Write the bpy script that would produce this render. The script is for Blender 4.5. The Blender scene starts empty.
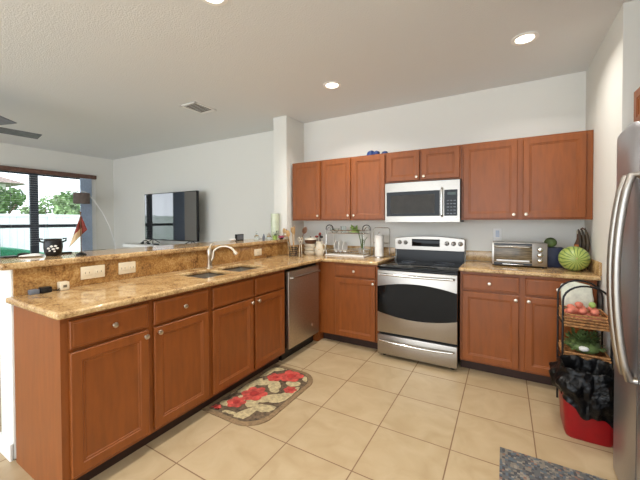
import bpy, bmesh, math, random
from mathutils import Vector, Matrix
PI = math.pi
C = bpy.context.scene.collection
S = bpy.context.scene

# ------------------------------------------------------------ camera
cam_d = bpy.data.cameras.new('camera'); cam = bpy.data.objects.new('camera', cam_d); C.objects.link(cam)
cam_d.sensor_fit = 'HORIZONTAL'; cam_d.sensor_width = 36.0; cam_d.lens = 318.817 / 640 * 36
cam_d.shift_y = (226.12 - 240) / 640; cam_d.clip_start = 0.05; cam_d.clip_end = 200
cam.matrix_world = Matrix.Translation((1.1317, -3.8607, 1.413)) @ Matrix.Rotation(0.5253, 4, 'Z') @ Matrix.Rotation(PI/2 - 0.0165, 4, 'X') @ Matrix.Rotation(-0.0034, 4, 'Z')
S.camera = cam
# ------------------------------------------------------------ world, light, exposure
S.view_settings.view_transform = 'Standard'; S.view_settings.look = 'None'
S.view_settings.gamma = 1; S.view_settings.use_curve_mapping = False
S.view_settings.exposure = -0.34
w = bpy.data.worlds.new('sky'); S.world = w; w.use_nodes = True
w.node_tree.nodes['Background'].inputs[0].default_value = (0.86, 0.93, 1.0, 1)
w.node_tree.nodes['Background'].inputs[1].default_value = 4.0
sun_d = bpy.data.lights.new('sun', 'SUN'); sun_d.energy = 1.2; sun_d.angle = 0.02; sun_d.color = (1, .95, .88)
sun = bpy.data.objects.new('sun', sun_d); C.objects.link(sun); sun.rotation_euler = (math.radians(38), math.radians(-12), 0)
def area(name, loc, rot, sx, sy, power, col, portal=False):
    d = bpy.data.lights.new(name, 'AREA'); d.shape = 'RECTANGLE'; d.size = sx; d.size_y = sy
    d.energy = power; d.color = col
    if portal: d.cycles.is_portal = True
    o = bpy.data.objects.new(name, d); C.objects.link(o); o.location = loc; o.rotation_euler = rot
    return o
area('window_portal_west', (-6.66, -1.25, 1.2), (0, -PI/2, 0), 2.4, 1.9, 1, (1, 1, 1), True)
# added daylight fill, unseen behind the camera, tilted up to brighten ceiling and uppers
area('fill_south', (-1.2, -7.4, 1.6), (math.radians(98), 0, 0), 7.4, 2.1, 115, (0.84, 0.92, 1.0))
area('fill_west', (-6.75, -5.2, 1.25), (0, -PI/2, 0), 2.2, 1.6, 35, (0.85, 0.93, 1.0))  # added side fill; the west wall has no opening here
H = 2.81
LIGHTS = [(1.257, -0.93), (-0.413, -0.939), (-0.437, -2.465), (1.257, -2.42), (1.257, -4.0), (-0.443, -4.0), (-3.2, -5.6), (-4.6, -5.6), (-1.2, -5.6)]  # cans after the top-edge one are unseen, added to raise ambient light
CAN_POWER = 16

# ------------------------------------------------------------ helpers
def lin(c):
    return tuple(((v/255)/12.92 if v/255 <= .04045 else ((v/255+.055)/1.055)**2.4) for v in c) + (1,)
def mat(name, col, rough=.5, metal=0, noise=0, nscale=20, bump=0, bscale=60, trans=0, emit=0, coat=0, stretch=None, alpha=1, ior=1.45, spec=.5):
    m = bpy.data.materials.new(name); m.use_nodes = True; nt = m.node_tree; b = nt.nodes['Principled BSDF']
    b.inputs['Base Color'].default_value = lin(col); b.inputs['Roughness'].default_value = rough
    b.inputs['Metallic'].default_value = metal; b.inputs['Transmission Weight'].default_value = trans
    b.inputs['Coat Weight'].default_value = coat; b.inputs['Coat Roughness'].default_value = .33; b.inputs['IOR'].default_value = ior; b.inputs['Specular IOR Level'].default_value = spec
    if emit:
        b.inputs['Emission Color'].default_value = lin(col); b.inputs['Emission Strength'].default_value = emit
    if noise or bump:
        tc = nt.nodes.new('ShaderNodeTexCoord'); mp = nt.nodes.new('ShaderNodeMapping')
        if stretch: mp.inputs['Scale'].default_value = stretch
        nt.links.new(tc.outputs['Object'], mp.inputs['Vector'])
    if noise:
        n = nt.nodes.new('ShaderNodeTexNoise'); n.inputs['Scale'].default_value = nscale; n.inputs['Detail'].default_value = 4
        nt.links.new(mp.outputs[0], n.inputs['Vector'])
        r = nt.nodes.new('ShaderNodeValToRGB')
        lo = [max(0, v*(1-noise)) for v in col]; hi = [min(255, v*(1+noise)) for v in col]
        r.color_ramp.elements[0].position = .3; r.color_ramp.elements[0].color = lin(lo)
        r.color_ramp.elements[1].position = .7; r.color_ramp.elements[1].color = lin(hi)
        nt.links.new(n.outputs['Fac'], r.inputs[0]); nt.links.new(r.outputs[0], b.inputs['Base Color'])
    if bump:
        n2 = nt.nodes.new('ShaderNodeTexNoise'); n2.inputs['Scale'].default_value = bscale; n2.inputs['Detail'].default_value = 3
        nt.links.new(mp.outputs[0], n2.inputs['Vector'])
        bp = nt.nodes.new('ShaderNodeBump'); bp.inputs['Strength'].default_value = bump; bp.inputs['Distance'].default_value = .01
        nt.links.new(n2.outputs['Fac'], bp.inputs['Height']); nt.links.new(bp.outputs[0], b.inputs['Normal'])
    return m
def granite(name, stops, s1=9, s2=75, rough=.1):
    m = bpy.data.materials.new(name); m.use_nodes = True; nt = m.node_tree; b = nt.nodes['Principled BSDF']
    tc = nt.nodes.new('ShaderNodeTexCoord')
    a = nt.nodes.new('ShaderNodeTexNoise'); a.inputs['Scale'].default_value = s1; a.inputs['Detail'].default_value = 6; a.inputs['Roughness'].default_value = .65; a.inputs['Distortion'].default_value = 1.6
    c = nt.nodes.new('ShaderNodeTexNoise'); c.inputs['Scale'].default_value = s2; c.inputs['Detail'].default_value = 5; c.inputs['Roughness'].default_value = .7
    for n in (a, c): nt.links.new(tc.outputs['Object'], n.inputs['Vector'])
    mx = nt.nodes.new('ShaderNodeMath'); mx.operation = 'MULTIPLY'; mx.inputs[1].default_value = .5
    mx2 = nt.nodes.new('ShaderNodeMath'); mx2.operation = 'MULTIPLY_ADD'; mx2.inputs[1].default_value = .5
    nt.links.new(a.outputs['Fac'], mx.inputs[0]); nt.links.new(c.outputs['Fac'], mx2.inputs[0]); nt.links.new(mx.outputs[0], mx2.inputs[2])
    r = nt.nodes.new('ShaderNodeValToRGB'); el = r.color_ramp.elements
    el[0].position = stops[0][0]; el[0].color = lin(stops[0][1]); el[1].position = stops[-1][0]; el[1].color = lin(stops[-1][1])
    for p_, c_ in stops[1:-1]:
        e = el.new(p_); e.color = lin(c_)
    nt.links.new(mx2.outputs[0], r.inputs[0]); nt.links.new(r.outputs[0], b.inputs['Base Color'])
    b.inputs['Roughness'].default_value = rough
    return m

MT = {}
MT['wall'] = mat('painted wall', (230, 228, 221), .85, bump=.05, bscale=150)
MT['ceiling'] = mat('textured ceiling', (228, 230, 230), .9, bump=.3, bscale=90)
MT['white'] = mat('white paint', (246, 245, 242), .5, bump=.02)
MT['wood'] = mat('cherry wood', (134, 72, 27), .42, noise=.06, nscale=6, stretch=(5, 5, .8), coat=.3, spec=.35, bump=.02, bscale=30)
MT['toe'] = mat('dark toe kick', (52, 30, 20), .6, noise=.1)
MT['granite'] = granite('golden granite', [(.34, (84, 60, 42)), (.42, (150, 114, 76)), (.5, (190, 156, 108)), (.58, (208, 178, 132)), (.67, (224, 206, 176))], s1=5, s2=90)
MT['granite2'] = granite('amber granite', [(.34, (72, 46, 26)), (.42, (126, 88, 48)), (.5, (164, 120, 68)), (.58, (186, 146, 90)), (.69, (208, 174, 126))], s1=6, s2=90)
MT['steel'] = mat('brushed steel', (172, 166, 158), .34, 1, noise=.04, nscale=40, stretch=(1, 1, 20), bump=.02)
MT['steelf'] = mat('fridge steel', (182, 182, 186), .38, 1, noise=.03, nscale=40, stretch=(1, 20, 1))
MT['dsteel'] = mat('dark steel', (190, 176, 160), .42, 1, noise=.05, nscale=60, stretch=(1, 20, 1))
MT['chrome'] = mat('chrome', (215, 213, 208), .12, 1, noise=.01)
MT['nickel'] = mat('satin nickel', (212, 200, 182), .3, 1, noise=.02)
MT['black'] = mat('black plastic', (18, 18, 20), .35, noise=.1)
MT['gloss'] = mat('black glass', (9, 10, 10), .07, noise=.05, spec=.25)
MT['screen'] = mat('dark screen', (14, 14, 16), .03, noise=.02, ior=2.7)
MT['mwwin'] = mat('microwave window', (60, 58, 55), .3, noise=.05, spec=.15)
MT['dframe'] = mat('dark bronze frame', (62, 68, 78), .45, noise=.05)
MT['plate'] = mat('ivory plastic', (226, 212, 184), .4, noise=.02)
MT['slot'] = mat('outlet slots', (120, 108, 90), .5, noise=.02)
MT['grey'] = mat('grey plastic', (105, 110, 118), .45, noise=.05)
MT['paper'] = mat('white paper', (240, 238, 234), .9, noise=.02, bump=.1)
MT['ceramic'] = mat('cream ceramic', (214, 204, 184), .25, noise=.05)
MT['brown'] = mat('brown wood', (96, 62, 40), .5, noise=.15, stretch=(1, 1, 8))
MT['lwood'] = mat('light wood', (196, 160, 112), .55, noise=.1, stretch=(4, 4, 1))
MT['red'] = mat('red plastic', (140, 8, 18), .35, noise=.05)
MT['redcloth'] = mat('red cloth', (112, 44, 36), .85, noise=.15)
MT['tan'] = mat('tan cloth', (190, 165, 128), .85, noise=.1)
MT['bag'] = mat('black bin bag', (7, 7, 8), .34, noise=.1, bump=.9, bscale=34, spec=.35)
MT['wicker'] = mat('wicker', (165, 118, 72), .7, noise=.25, nscale=60, bump=.5, bscale=120)
MT['potato'] = mat('pink potato', (208, 122, 100), .55, noise=.12)
MT['green'] = mat('leaf green', (86, 104, 60), .5, noise=.3, nscale=15)
MT['lgreen'] = mat('light leaf green', (150, 178, 96), .5, noise=.2, nscale=15)
MT['dgreen'] = mat('dark leaf', (40, 54, 34), .5, noise=.3)
MT['pink'] = mat('pink petals', (206, 84, 132), .6, noise=.2)
MT['glass'] = mat('clear glass', (240, 246, 244), .02, trans=1, noise=.01, ior=1.3)
MT['paleglass'] = mat('pale green glass', (206, 214, 188), .25, noise=.04)
MT['plasticbag'] = mat('clear plastic bag', (235, 238, 235), .15, trans=.9, noise=.03, ior=1.1)
MT['wbag'] = mat('white and green bag', (222, 226, 210), .6, noise=.08)
MT['blue'] = mat('blue plastic', (36, 62, 118), .4, noise=.1)
MT['navy'] = mat('navy box', (26, 34, 62), .5, noise=.1)
MT['curtain'] = mat('blue grey curtain', (196, 210, 228), .85, noise=.08, stretch=(1, 30, 1))
MT['slat'] = mat('pale blind slat', (228, 230, 232), .6, noise=.02)
MT['valance'] = mat('brown valance', (110, 78, 66), .5, noise=.12)
MT['shade'] = mat('taupe lamp shade', (112, 100, 94), .85, noise=.08)
MT['fence'] = mat('white vinyl fence', (228, 230, 232), .6, noise=.02)
MT['lawn'] = mat('lawn', (98, 138, 84), .95, noise=.25, nscale=6)
MT['tarp'] = mat('teal green cover', (38, 118, 88), .6, noise=.12)
MT['bark'] = mat('bark', (92, 76, 60), .9, noise=.2)
MT['leafA'] = mat('tree leaves', (96, 128, 76), .6, noise=.3, nscale=3)
MT['leafB'] = mat('pale tree leaves', (130, 154, 108), .6, noise=.3, nscale=3)
MT['roof'] = mat('brown roof tiles', (132, 116, 108), .8, noise=.2, nscale=8)
MT['stucco'] = mat('stucco', (226, 222, 214), .9, noise=.03)
MT['lamp'] = mat('lamp glow', (255, 244, 222), .5, emit=9)
MT['display'] = mat('display', (34, 52, 44), .2, noise=.1)
MT['blade'] = mat('fan blade', (112, 116, 124), .5, noise=.06)
MT['redleaf'] = mat('red flower', (180, 74, 64), .95, noise=.2, nscale=30)
MT['rugdark'] = mat('rug dark field', (92, 76, 58), .95, noise=.3, nscale=40, bump=.3, bscale=300)
MT['rugleaf'] = mat('rug sage leaf', (176, 160, 122), .95, noise=.16, nscale=40)
MT['rugtan'] = mat('rug tan border', (134, 110, 80), .95, noise=.12, nscale=60, bump=.3, bscale=300)

class B:
    def __init__(s): s.bm = bmesh.new(); s.mi = 0
    def _m(s, fs):
        for f in fs: f.material_index = s.mi
    def box(s, x0, x1, y0, y1, z0, z1, bev=0):
        x0, x1 = sorted((x0, x1)); y0, y1 = sorted((y0, y1)); z0, z1 = sorted((z0, z1))
        n0 = set(s.bm.faces)
        v = [s.bm.verts.new((x, y, z)) for x in (x0, x1) for y in (y0, y1) for z in (z0, z1)]
        fs = [s.bm.faces.new([v[i] for i in q]) for q in ((0,1,3,2),(4,6,7,5),(0,4,5,1),(2,3,7,6),(0,2,6,4),(1,5,7,3))]
        if bev:
            es = list({e for f in fs for e in f.edges})
            bmesh.ops.bevel(s.bm, geom=es, offset=bev, segments=2, affect='EDGES', profile=.5)
        s._m([f for f in s.bm.faces if f not in n0]); return s
    def obox(s, c, ax, ay, az, hx, hy, hz):
        c = Vector(c); ax = Vector(ax).normalized(); ay = Vector(ay).normalized(); az = Vector(az).normalized()
        v = [s.bm.verts.new(c + ax*hx*i + ay*hy*j + az*hz*k) for i in (-1, 1) for j in (-1, 1) for k in (-1, 1)]
        s._m([s.bm.faces.new([v[i] for i in q]) for q in ((0,1,3,2),(4,6,7,5),(0,4,5,1),(2,3,7,6),(0,2,6,4),(1,5,7,3))]); return s
    def tube(s, pts, r, seg=8, closed=False, cap=True):
        pts = [Vector(p) for p in pts]; n = len(pts); rings = []
        rr = r if isinstance(r, (list, tuple)) else [r]*n
        up = None
        for i, p in enumerate(pts):
            if closed: t = pts[(i+1) % n] - pts[i-1]
            else: t = pts[min(i+1, n-1)] - pts[max(i-1, 0)]
            t.normalize()
            if up is None:
                up = t.orthogonal().normalized()
            up = (up - t*up.dot(t)).normalized(); sd = t.cross(up)
            rings.append([s.bm.verts.new(p + (up*math.cos(a) + sd*math.sin(a))*rr[i]) for a in [2*PI*k/seg for k in range(seg)]])
        fs = []
        for i in range(n if closed else n-1):
            A, Bq = rings[i], rings[(i+1) % n]
            for k in range(seg):
                fs.append(s.bm.faces.new((A[k], A[(k+1) % seg], Bq[(k+1) % seg], Bq[k])))
        if cap and not closed:
            fs.append(s.bm.faces.new(rings[0][::-1])); fs.append(s.bm.faces.new(rings[-1]))
        s._m(fs); return s
    def cyl(s, p0, p1, r0, r1=None, seg=20): return s.tube([p0, p1], [r0, r0 if r1 is None else r1], seg)
    def lathe(s, prof, c=(0, 0, 0), seg=24, axis='z', cap=True):
        rings = []
        for r, h in prof:
            ring = []
            for k in range(seg):
                a = 2*PI*k/seg; x, y = max(r, 1e-4)*math.cos(a), max(r, 1e-4)*math.sin(a)
                q = {'z': (x, y, h), 'y': (x, h, y), 'x': (h, x, y)}[axis]
                ring.append(s.bm.verts.new(Vector(c) + Vector(q)))
            rings.append(ring)
        fs = []
        for i in range(len(rings)-1):
            for k in range(seg): fs.append(s.bm.faces.new((rings[i][k], rings[i][(k+1) % seg], rings[i+1][(k+1) % seg], rings[i+1][k])))
        if cap: fs.append(s.bm.faces.new(rings[0])); fs.append(s.bm.faces.new(rings[-1]))
        s._m(fs); return s
    def ball(s, c, r, sub=2, jit=0, seed=0, rot=None):
        n0 = set(s.bm.verts); g = bmesh.ops.create_icosphere(s.bm, subdivisions=sub, radius=1)
        rnd = random.Random(seed); R = rot or Matrix.Identity(3)
        ph = [rnd.uniform(0, 6) for _ in range(3)]
        if not isinstance(r, (tuple, list)): r = (r, r, r)
        for v in g['verts']:
            d = 1 + jit*(math.sin(3*v.co.x+ph[0]) + math.sin(4*v.co.y+ph[1]) + math.sin(3*v.co.z+ph[2]))/3
            v.co = Vector(c) + R @ Vector((v.co.x*r[0]*d, v.co.y*r[1]*d, v.co.z*r[2]*d))
        s._m({f for v in g['verts'] for f in v.link_faces}); return s
    def poly(s, pts, z0, z1, plane='z'):
        def q(a, b, h): return {'z': (a, b, h), 'y': (a, h, b), 'x': (h, a, b)}[plane]
        lo = [s.bm.verts.new(q(a, b, z0)) for a, b in pts]; hi = [s.bm.verts.new(q(a, b, z1)) for a, b in pts]
        n = len(pts); fs = [s.bm.faces.new(lo), s.bm.faces.new(hi)]
        for i in range(n): fs.append(s.bm.faces.new((lo[i], lo[(i+1) % n], hi[(i+1) % n], hi[i])))
        s._m(fs); return s
    def rings(s, rs):
        """list of vertex loops (same count), bridged; first and last capped"""
        L = [[s.bm.verts.new(p) for p in r] for r in rs]; fs = [s.bm.faces.new(L[0]), s.bm.faces.new(L[-1])]
        n = len(L[0])
        for i in range(len(L)-1):
            for k in range(n): fs.append(s.bm.faces.new((L[i][k], L[i][(k+1) % n], L[i+1][(k+1) % n], L[i+1][k])))
        s._m(fs); return s
    def cells(s, xs, ys, fill, z0, z1):
        for i in range(len(xs)-1):
            for j in range(len(ys)-1):
                if fill(.5*(xs[i]+xs[i+1]), .5*(ys[j]+ys[j+1])):
                    q = [s.bm.verts.new((x, y, z1)) for x, y in ((xs[i], ys[j]), (xs[i+1], ys[j]), (xs[i+1], ys[j+1]), (xs[i], ys[j+1]))]
                    s.bm.faces.new(q)
        bmesh.ops.remove_doubles(s.bm, verts=s.bm.verts, dist=1e-5)
        g = bmesh.ops.extrude_face_region(s.bm, geom=list(s.bm.faces))
        for v in g['geom']:
            if isinstance(v, bmesh.types.BMVert): v.co.z = z0
        bmesh.ops.dissolve_limit(s.bm, angle_limit=.01, verts=s.bm.verts, edges=s.bm.edges)
        return s
    def build(s, name, m, parent=None, smooth=True, local=False, bevel=0, origin=None):
        bmesh.ops.recalc_face_normals(s.bm, faces=s.bm.faces)
        me = bpy.data.meshes.new(name); o = bpy.data.objects.new(name, me); C.objects.link(o)
        if parent is not None:
            o.parent = parent
            if not local:
                off = Vector(); q = parent
                while q: off += q.location; q = q.parent
                bmesh.ops.translate(s.bm, verts=s.bm.verts, vec=-off)
        elif origin != 'world':
            vs = [v.co for v in s.bm.verts]
            c = Vector(((min(v.x for v in vs)+max(v.x for v in vs))/2, (min(v.y for v in vs)+max(v.y for v in vs))/2, min(v.z for v in vs)))
            bmesh.ops.translate(s.bm, verts=s.bm.verts, vec=-c); o.location = c
        s.bm.to_mesh(me); s.bm.free()
        for x in (m if isinstance(m, (list, tuple)) else [m]): me.materials.append(MT[x] if isinstance(x, str) else x)
        if bevel:
            bv = o.modifiers.new('bevel', 'BEVEL'); bv.width = bevel; bv.segments = 3; bv.limit_method = 'ANGLE'; bv.angle_limit = .8
        if smooth:
            me.shade_smooth()
            try: me.set_sharp_from_angle(angle=math.radians(35))
            except Exception: pass
        return o
def tag(o, label, cat, group=None):
    o['label'] = label; o['category'] = cat
    if group: o['group'] = group
    return o
def thing(name, label, cat, loc, rz=0, group=None):
    o = bpy.data.objects.new(name, None); C.objects.link(o); o.empty_display_size = .05
    o.location = loc; o.rotation_euler = (0, 0, rz)
    return tag(o, label, cat, group)
def struct(name, b, m, **k):
    o = b.build(name, m, None, origin='world', **k); o['kind'] = 'structure'; return o
def copy_tree(o, parent=None):
    c = o.copy(); C.objects.link(c); c.parent = parent
    for ch in list(o.children): copy_tree(ch, c)
    return c

# ------------------------------------------------------------ setting
def tile_mat():
    m = bpy.data.materials.new('cream floor tiles'); m.use_nodes = True; nt = m.node_tree; b = nt.nodes['Principled BSDF']
    g = nt.nodes.new('ShaderNodeNewGeometry'); sp = nt.nodes.new('ShaderNodeSeparateXYZ'); nt.links.new(g.outputs['Position'], sp.inputs[0])
    T = .4559; outs = []; ids = []
    for ax, off in (('X', -.0648), ('Y', -1.78)):
        a = nt.nodes.new('ShaderNodeMath'); a.operation = 'SUBTRACT'; a.inputs[1].default_value = off - 100*T; nt.links.new(sp.outputs[ax], a.inputs[0])
        d = nt.nodes.new('ShaderNodeMath'); d.operation = 'DIVIDE'; d.inputs[1].default_value = T; nt.links.new(a.outputs[0], d.inputs[0])
        f = nt.nodes.new('ShaderNodeMath'); f.operation = 'FRACT'; nt.links.new(d.outputs[0], f.inputs[0])
        fl = nt.nodes.new('ShaderNodeMath'); fl.operation = 'FLOOR'; nt.links.new(d.outputs[0], fl.inputs[0]); ids.append(fl)
        s_ = nt.nodes.new('ShaderNodeMath'); s_.operation = 'SUBTRACT'; s_.inputs[1].default_value = .5; nt.links.new(f.outputs[0], s_.inputs[0])
        ab = nt.nodes.new('ShaderNodeMath'); ab.operation = 'ABSOLUTE'; nt.links.new(s_.outputs[0], ab.inputs[0]); outs.append(ab)
    mx = nt.nodes.new('ShaderNodeMath'); mx.operation = 'MAXIMUM'; nt.links.new(outs[0].outputs[0], mx.inputs[0]); nt.links.new(outs[1].outputs[0], mx.inputs[1])
    gt = nt.nodes.new('ShaderNodeMapRange'); gt.inputs['From Min'].default_value = .4905; gt.inputs['From Max'].default_value = .4935; nt.links.new(mx.outputs[0], gt.inputs['Value'])
    cb = nt.nodes.new('ShaderNodeCombineXYZ'); nt.links.new(ids[0].outputs[0], cb.inputs[0]); nt.links.new(ids[1].outputs[0], cb.inputs[1])
    wn = nt.nodes.new('ShaderNodeTexWhiteNoise'); nt.links.new(cb.outputs[0], wn.inputs['Vector'])
    n = nt.nodes.new('ShaderNodeTexNoise'); n.inputs['Scale'].default_value = 5; n.inputs['Detail'].default_value = 6; n.inputs['Distortion'].default_value = 1
    va = nt.nodes.new('ShaderNodeVectorMath'); va.operation = 'MULTIPLY_ADD'; va.inputs[1].default_value = (9, 9, 9)
    nt.links.new(wn.outputs['Color'], va.inputs[0]); nt.links.new(g.outputs['Position'], va.inputs[2]); nt.links.new(va.outputs[0], n.inputs['Vector'])
    r = nt.nodes.new('ShaderNodeValToRGB'); r.color_ramp.elements[0].position = .3; r.color_ramp.elements[0].color = lin((174, 151, 116))
    r.color_ramp.elements[1].position = .7; r.color_ramp.elements[1].color = lin((189, 168, 134)); nt.links.new(n.outputs['Fac'], r.inputs[0])
    mix = nt.nodes.new('ShaderNodeMix'); mix.data_type = 'RGBA'; nt.links.new(gt.outputs[0], mix.inputs['Factor'])
    nt.links.new(r.outputs[0], mix.inputs['A']); mix.inputs['B'].default_value = lin((132, 104, 76)); nt.links.new(mix.outputs['Result'], b.inputs['Base Color'])
    rg = nt.nodes.new('ShaderNodeMapRange'); rg.inputs['To Min'].default_value = .28; rg.inputs['To Max'].default_value = .8
    nt.links.new(gt.outputs[0], rg.inputs['Value']); nt.links.new(rg.outputs[0], b.inputs['Roughness'])
    bp = nt.nodes.new('ShaderNodeBump'); bp.inputs['Strength'].default_value = .4; bp.inputs['Distance'].default_value = .003; bp.invert = True
    nt.links.new(gt.outputs[0], bp.inputs['Height']); nt.links.new(bp.outputs[0], b.inputs['Normal'])
    return m
MT['tile'] = tile_mat()
XR, XL, XW, YT, ZC, XE, YS = 1.784, -1.371, -6.55, .06, .975, 3.3, -7.2
struct('floor', B().box(XW, XE, YS, YT+.2, -.1, 0), 'tile')
struct('ceiling', B().box(XW-.2, XE+.2, YS-.2, .4, H, H+.12), 'ceiling')
struct('wall_back', B().box(XL, XR+.15, 0, .15, 0, H), 'wall')
struct('wall_living', B().box(XW-.2, -1.588, YT, YT+.15, 0, H), 'wall')
struct('wall_pillar', B().box(-1.588, XL, -.421, .15, 0, H, .006), 'wall')
struct('wall_half', B().box(-1.575, -1.374, -3.16, -.421, 0, 1.133, .012), 'wall')
struct('wall_right', B().box(XR, XR+.8, -1.083, 0, 0, H, .004), 'wall')
struct('wall_alcove', B().box(XR+.8, XR+.95, -2.6, 0, 0, H), 'wall')
struct('wall_alcove_side', B().box(XR, XR+.95, -2.72, -2.6, 0, H), 'wall')
struct('wall_east', B().box(XE, XE+.1, YS, -2.6, 0, H), 'wall')
b = B(); b.box(XW, XE, YS-.12, YS, 2.72, H); b.box(2.5, XE, YS-.12, YS, 0, 2.72); b.box(XW, -4.9, YS-.12, YS, 0, 2.72)
struct('wall_south', b, 'wall')
b = B(); b.box(XW-.12, XW, -.31, YT, 0, H); b.box(XW-.12, XW, -2.22, -.31, 2.38, H); b.box(XW-.12, XW, YS, -2.22, 0, H)
struct('wall_west', b, 'wall')
struct('baseboard_half', B().box(-1.59, -1.376, -3.176, -3.16, 0, .10, .003).box(-1.591, -1.576, -3.176, -.43, 0, .10, .003), 'white')
struct('baseboard_living', B().box(XW, -1.6, YT-.016, YT, 0, .10, .003), 'white')
# glass doors in the west wall
b = B()
b.box(XW-.1, XW+.012, -.385, -.312, 0, 2.38)
struct('trim_1', b, 'white')
b = B()
for y0, y1 in ((-.47, -.385), (-1.40, -1.28), (-2.22, -2.12)): b.box(XW-.09, XW-.03, y0, y1, 0, 2.38)
b.box(XW-.085, XW-.035, -2.22, -.385, 1.30, 1.365); b.box(XW-.085, XW-.035, -2.22, -.385, 0, .08); b.box(XW-.085, XW-.035, -2.22, -.385, 2.3, 2.38)
wf = struct('window_1', b, 'dframe')
g = B().box(XW-.062, XW-.058, -2.14, -.47, .08, 2.3)
def clear_glass():
    m = bpy.data.materials.new('thin window glass'); m.use_nodes = True; nt = m.node_tree; nt.nodes.clear()
    o = nt.nodes.new('ShaderNodeOutputMaterial'); t = nt.nodes.new('ShaderNodeBsdfTransparent'); gl = nt.nodes.new('ShaderNodeBsdfGlossy'); gl.inputs['Roughness'].default_value = .02
    fr = nt.nodes.new('ShaderNodeFresnel'); fr.inputs[0].default_value = 1.3; mx = nt.nodes.new('ShaderNodeMixShader')
    nt.links.new(fr.outputs[0], mx.inputs[0]); nt.links.new(t.outputs[0], mx.inputs[1]); nt.links.new(gl.outputs[0], mx.inputs[2]); nt.links.new(mx.outputs[0], o.inputs[0])
    return m
MT['pane'] = clear_glass()
go = g.build('pane', 'pane', wf, local=True)
t = thing('window_blind', 'long horizontal slatted blind with brown headrail across the living room glass doors', 'blind', (XW+.05, -1.3, 2.32))
B().box(XW+.012, XW+.09, -2.26, -.325, 2.32, 2.40, .004).build('headrail', 'valance', t)
b = B(); z = 2.28
while z > .95:
    b.obox((XW+.05, -1.29, z), (1, 0, 0), (0, 1, 0), (0, 0, 1), .012, .93, .0007); z -= .042
for y in (-.7, -1.2, -1.7, -2.1): b.tube([(XW+.05, y, 2.32), (XW+.05, y, .95)], .0012, 5)
b.build('slats', 'slat', t)
b = B(); n = 60; pts = []
for i in range(n+1):
    y = -.655 + .21*i/n; pts.append((XW+.125+.018*math.sin(i*1.05), y))
pts += [(x+.006, y) for x, y in reversed(pts)]
tag(b.poly(pts, .02, 2.31).build('curtain', 'curtain'), 'gathered blue-grey curtain at the right end of the living room glass doors', 'curtain')
b = B(); pts = []
for i in range(n+1):
    y = -2.20 + .33*i/n; pts.append((XW+.135+.022*math.sin(i*1.05), y))
pts += [(x+.006, y) for x, y in reversed(pts)]
tag(b.poly(pts, .02, 2.31).build('curtain', 'curtain'), 'blue-grey curtain seen only reflected in the television screen', 'curtain')

# ------------------------------------------------------------ outdoors
struct('ground', B().box(-60, XW-.12, -30, 30, -.25, -.06), 'lawn')
t = thing('garden_fence', 'tall white vinyl privacy fence seen through the glass doors', 'fence', (-10.5, 0, -.06))
b = B(); y = -6
while y < 4.5: b.box(-10.52, -10.48, y, y+.145, -.06, 1.60); y += .15
b.build('boards', 'fence', t)
B().box(-10.55, -10.45, -6, 4.5, 1.56, 1.63).box(-10.55, -10.45, -6, 4.5, .1, .2).build('rail', 'fence', t)
for y in (-6, -3.9, -1.8, .3, 2.4, 4.5): B().box(-10.57, -10.43, y-.07, y+.07, -.06, 1.66, .01).build('post', 'fence', t)
def tree(x, y, h, r, m, label, seed):
    t = thing('tree', label, 'tree', (x, y, -.06), 0, 'trees beyond the fence')
    rnd = random.Random(seed)
    b = B(); b.tube([(0, 0, 0), (.05, .03, h*.4), (0, .1, h*.8)], [.1, .08, .04], 8)
    for k in range(5): a = k*1.3; b.tube([(.03, .03, h*.4), (math.cos(a)*r*.6, math.sin(a)*r*.6, h*.75)], [.05, .02], 6)
    b.build('trunk', 'bark', t, local=True)
    b = B()
    lobes = [(rnd.uniform(-.55, .55)*r, rnd.uniform(-.7, .7)*r, h*rnd.uniform(.5, .88), rnd.uniform(.35, .55)*r) for _ in range(9)]
    for i in range(2600):
        lx, ly, lz, lr = rnd.choice(lobes); v = Vector((rnd.gauss(0, 1), rnd.gauss(0, 1), rnd.gauss(0, 1))).normalized()*lr*rnd.uniform(.6, 1.05)
        c = Vector((lx, ly, lz)) + v; u = Vector((rnd.gauss(0, 1), rnd.gauss(0, 1), rnd.gauss(0, 1))).normalized(); q = u.orthogonal().normalized(); s_ = rnd.uniform(.05, .1)
        b.bm.faces.new([b.bm.verts.new(c+u*s_), b.bm.verts.new(c+q*s_*.5), b.bm.verts.new(c-u*s_), b.bm.verts.new(c-q*s_*.5)])
    b.build('crown', m, t, local=True, smooth=False)
tree(-13.4, -.2, 2.75, .95, 'leafA', 'leafy green tree behind the fence, left of the thick door mullion', 1)
tree(-12.6, 1.3, 2.5, .9, 'leafB', 'pale green tree behind the fence, just right of the door mullion', 2)
tree(-14.4, 2.9, 2.7, 1.0, 'leafA', 'low green tree behind the fence beside the lamp shade', 3)
tree(-13.0, -3.2, 3.0, 1.2, 'leafA', 'broad green tree behind the fence, reflected in the television', 4)
t = thing('neighbour_house', 'white house with brown tiled roof rising behind the trees at far left', 'house', (-21, -3, -.06))
B().box(-24, -18, -7, 1.4, -.06, 3.1).build('walls', 'stucco', t)
b = B()
b.rings([[(-24.6, -7.6, 3.1), (-17.4, -7.6, 3.1), (-17.4, 2.0, 3.1), (-24.6, 2.0, 3.1)], [(-21.2, -5.2, 4.5), (-20.8, -5.2, 4.5), (-20.8, -1.0, 4.5), (-21.2, -1.0, 4.5)]])
b.build('roof', 'roof', t, smooth=False)
b = B(); n = 16
prof = []
for i in range(n+1):
    a = i/n; prof.append((-1.9 + 2.1*a, .78*math.sin(PI*min(1, .35+.65*a))**.6 if a < 1 else 0))
pts = [(-1.9, -.06), (-1.9, .8), (-1.4, .86), (-1.0, .8), (-.7, .72), (-.3, .6), (.1, .5), (.35, .2), (.4, -.06)]
b.poly(pts, -9.9, -8.6, 'x')
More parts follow.
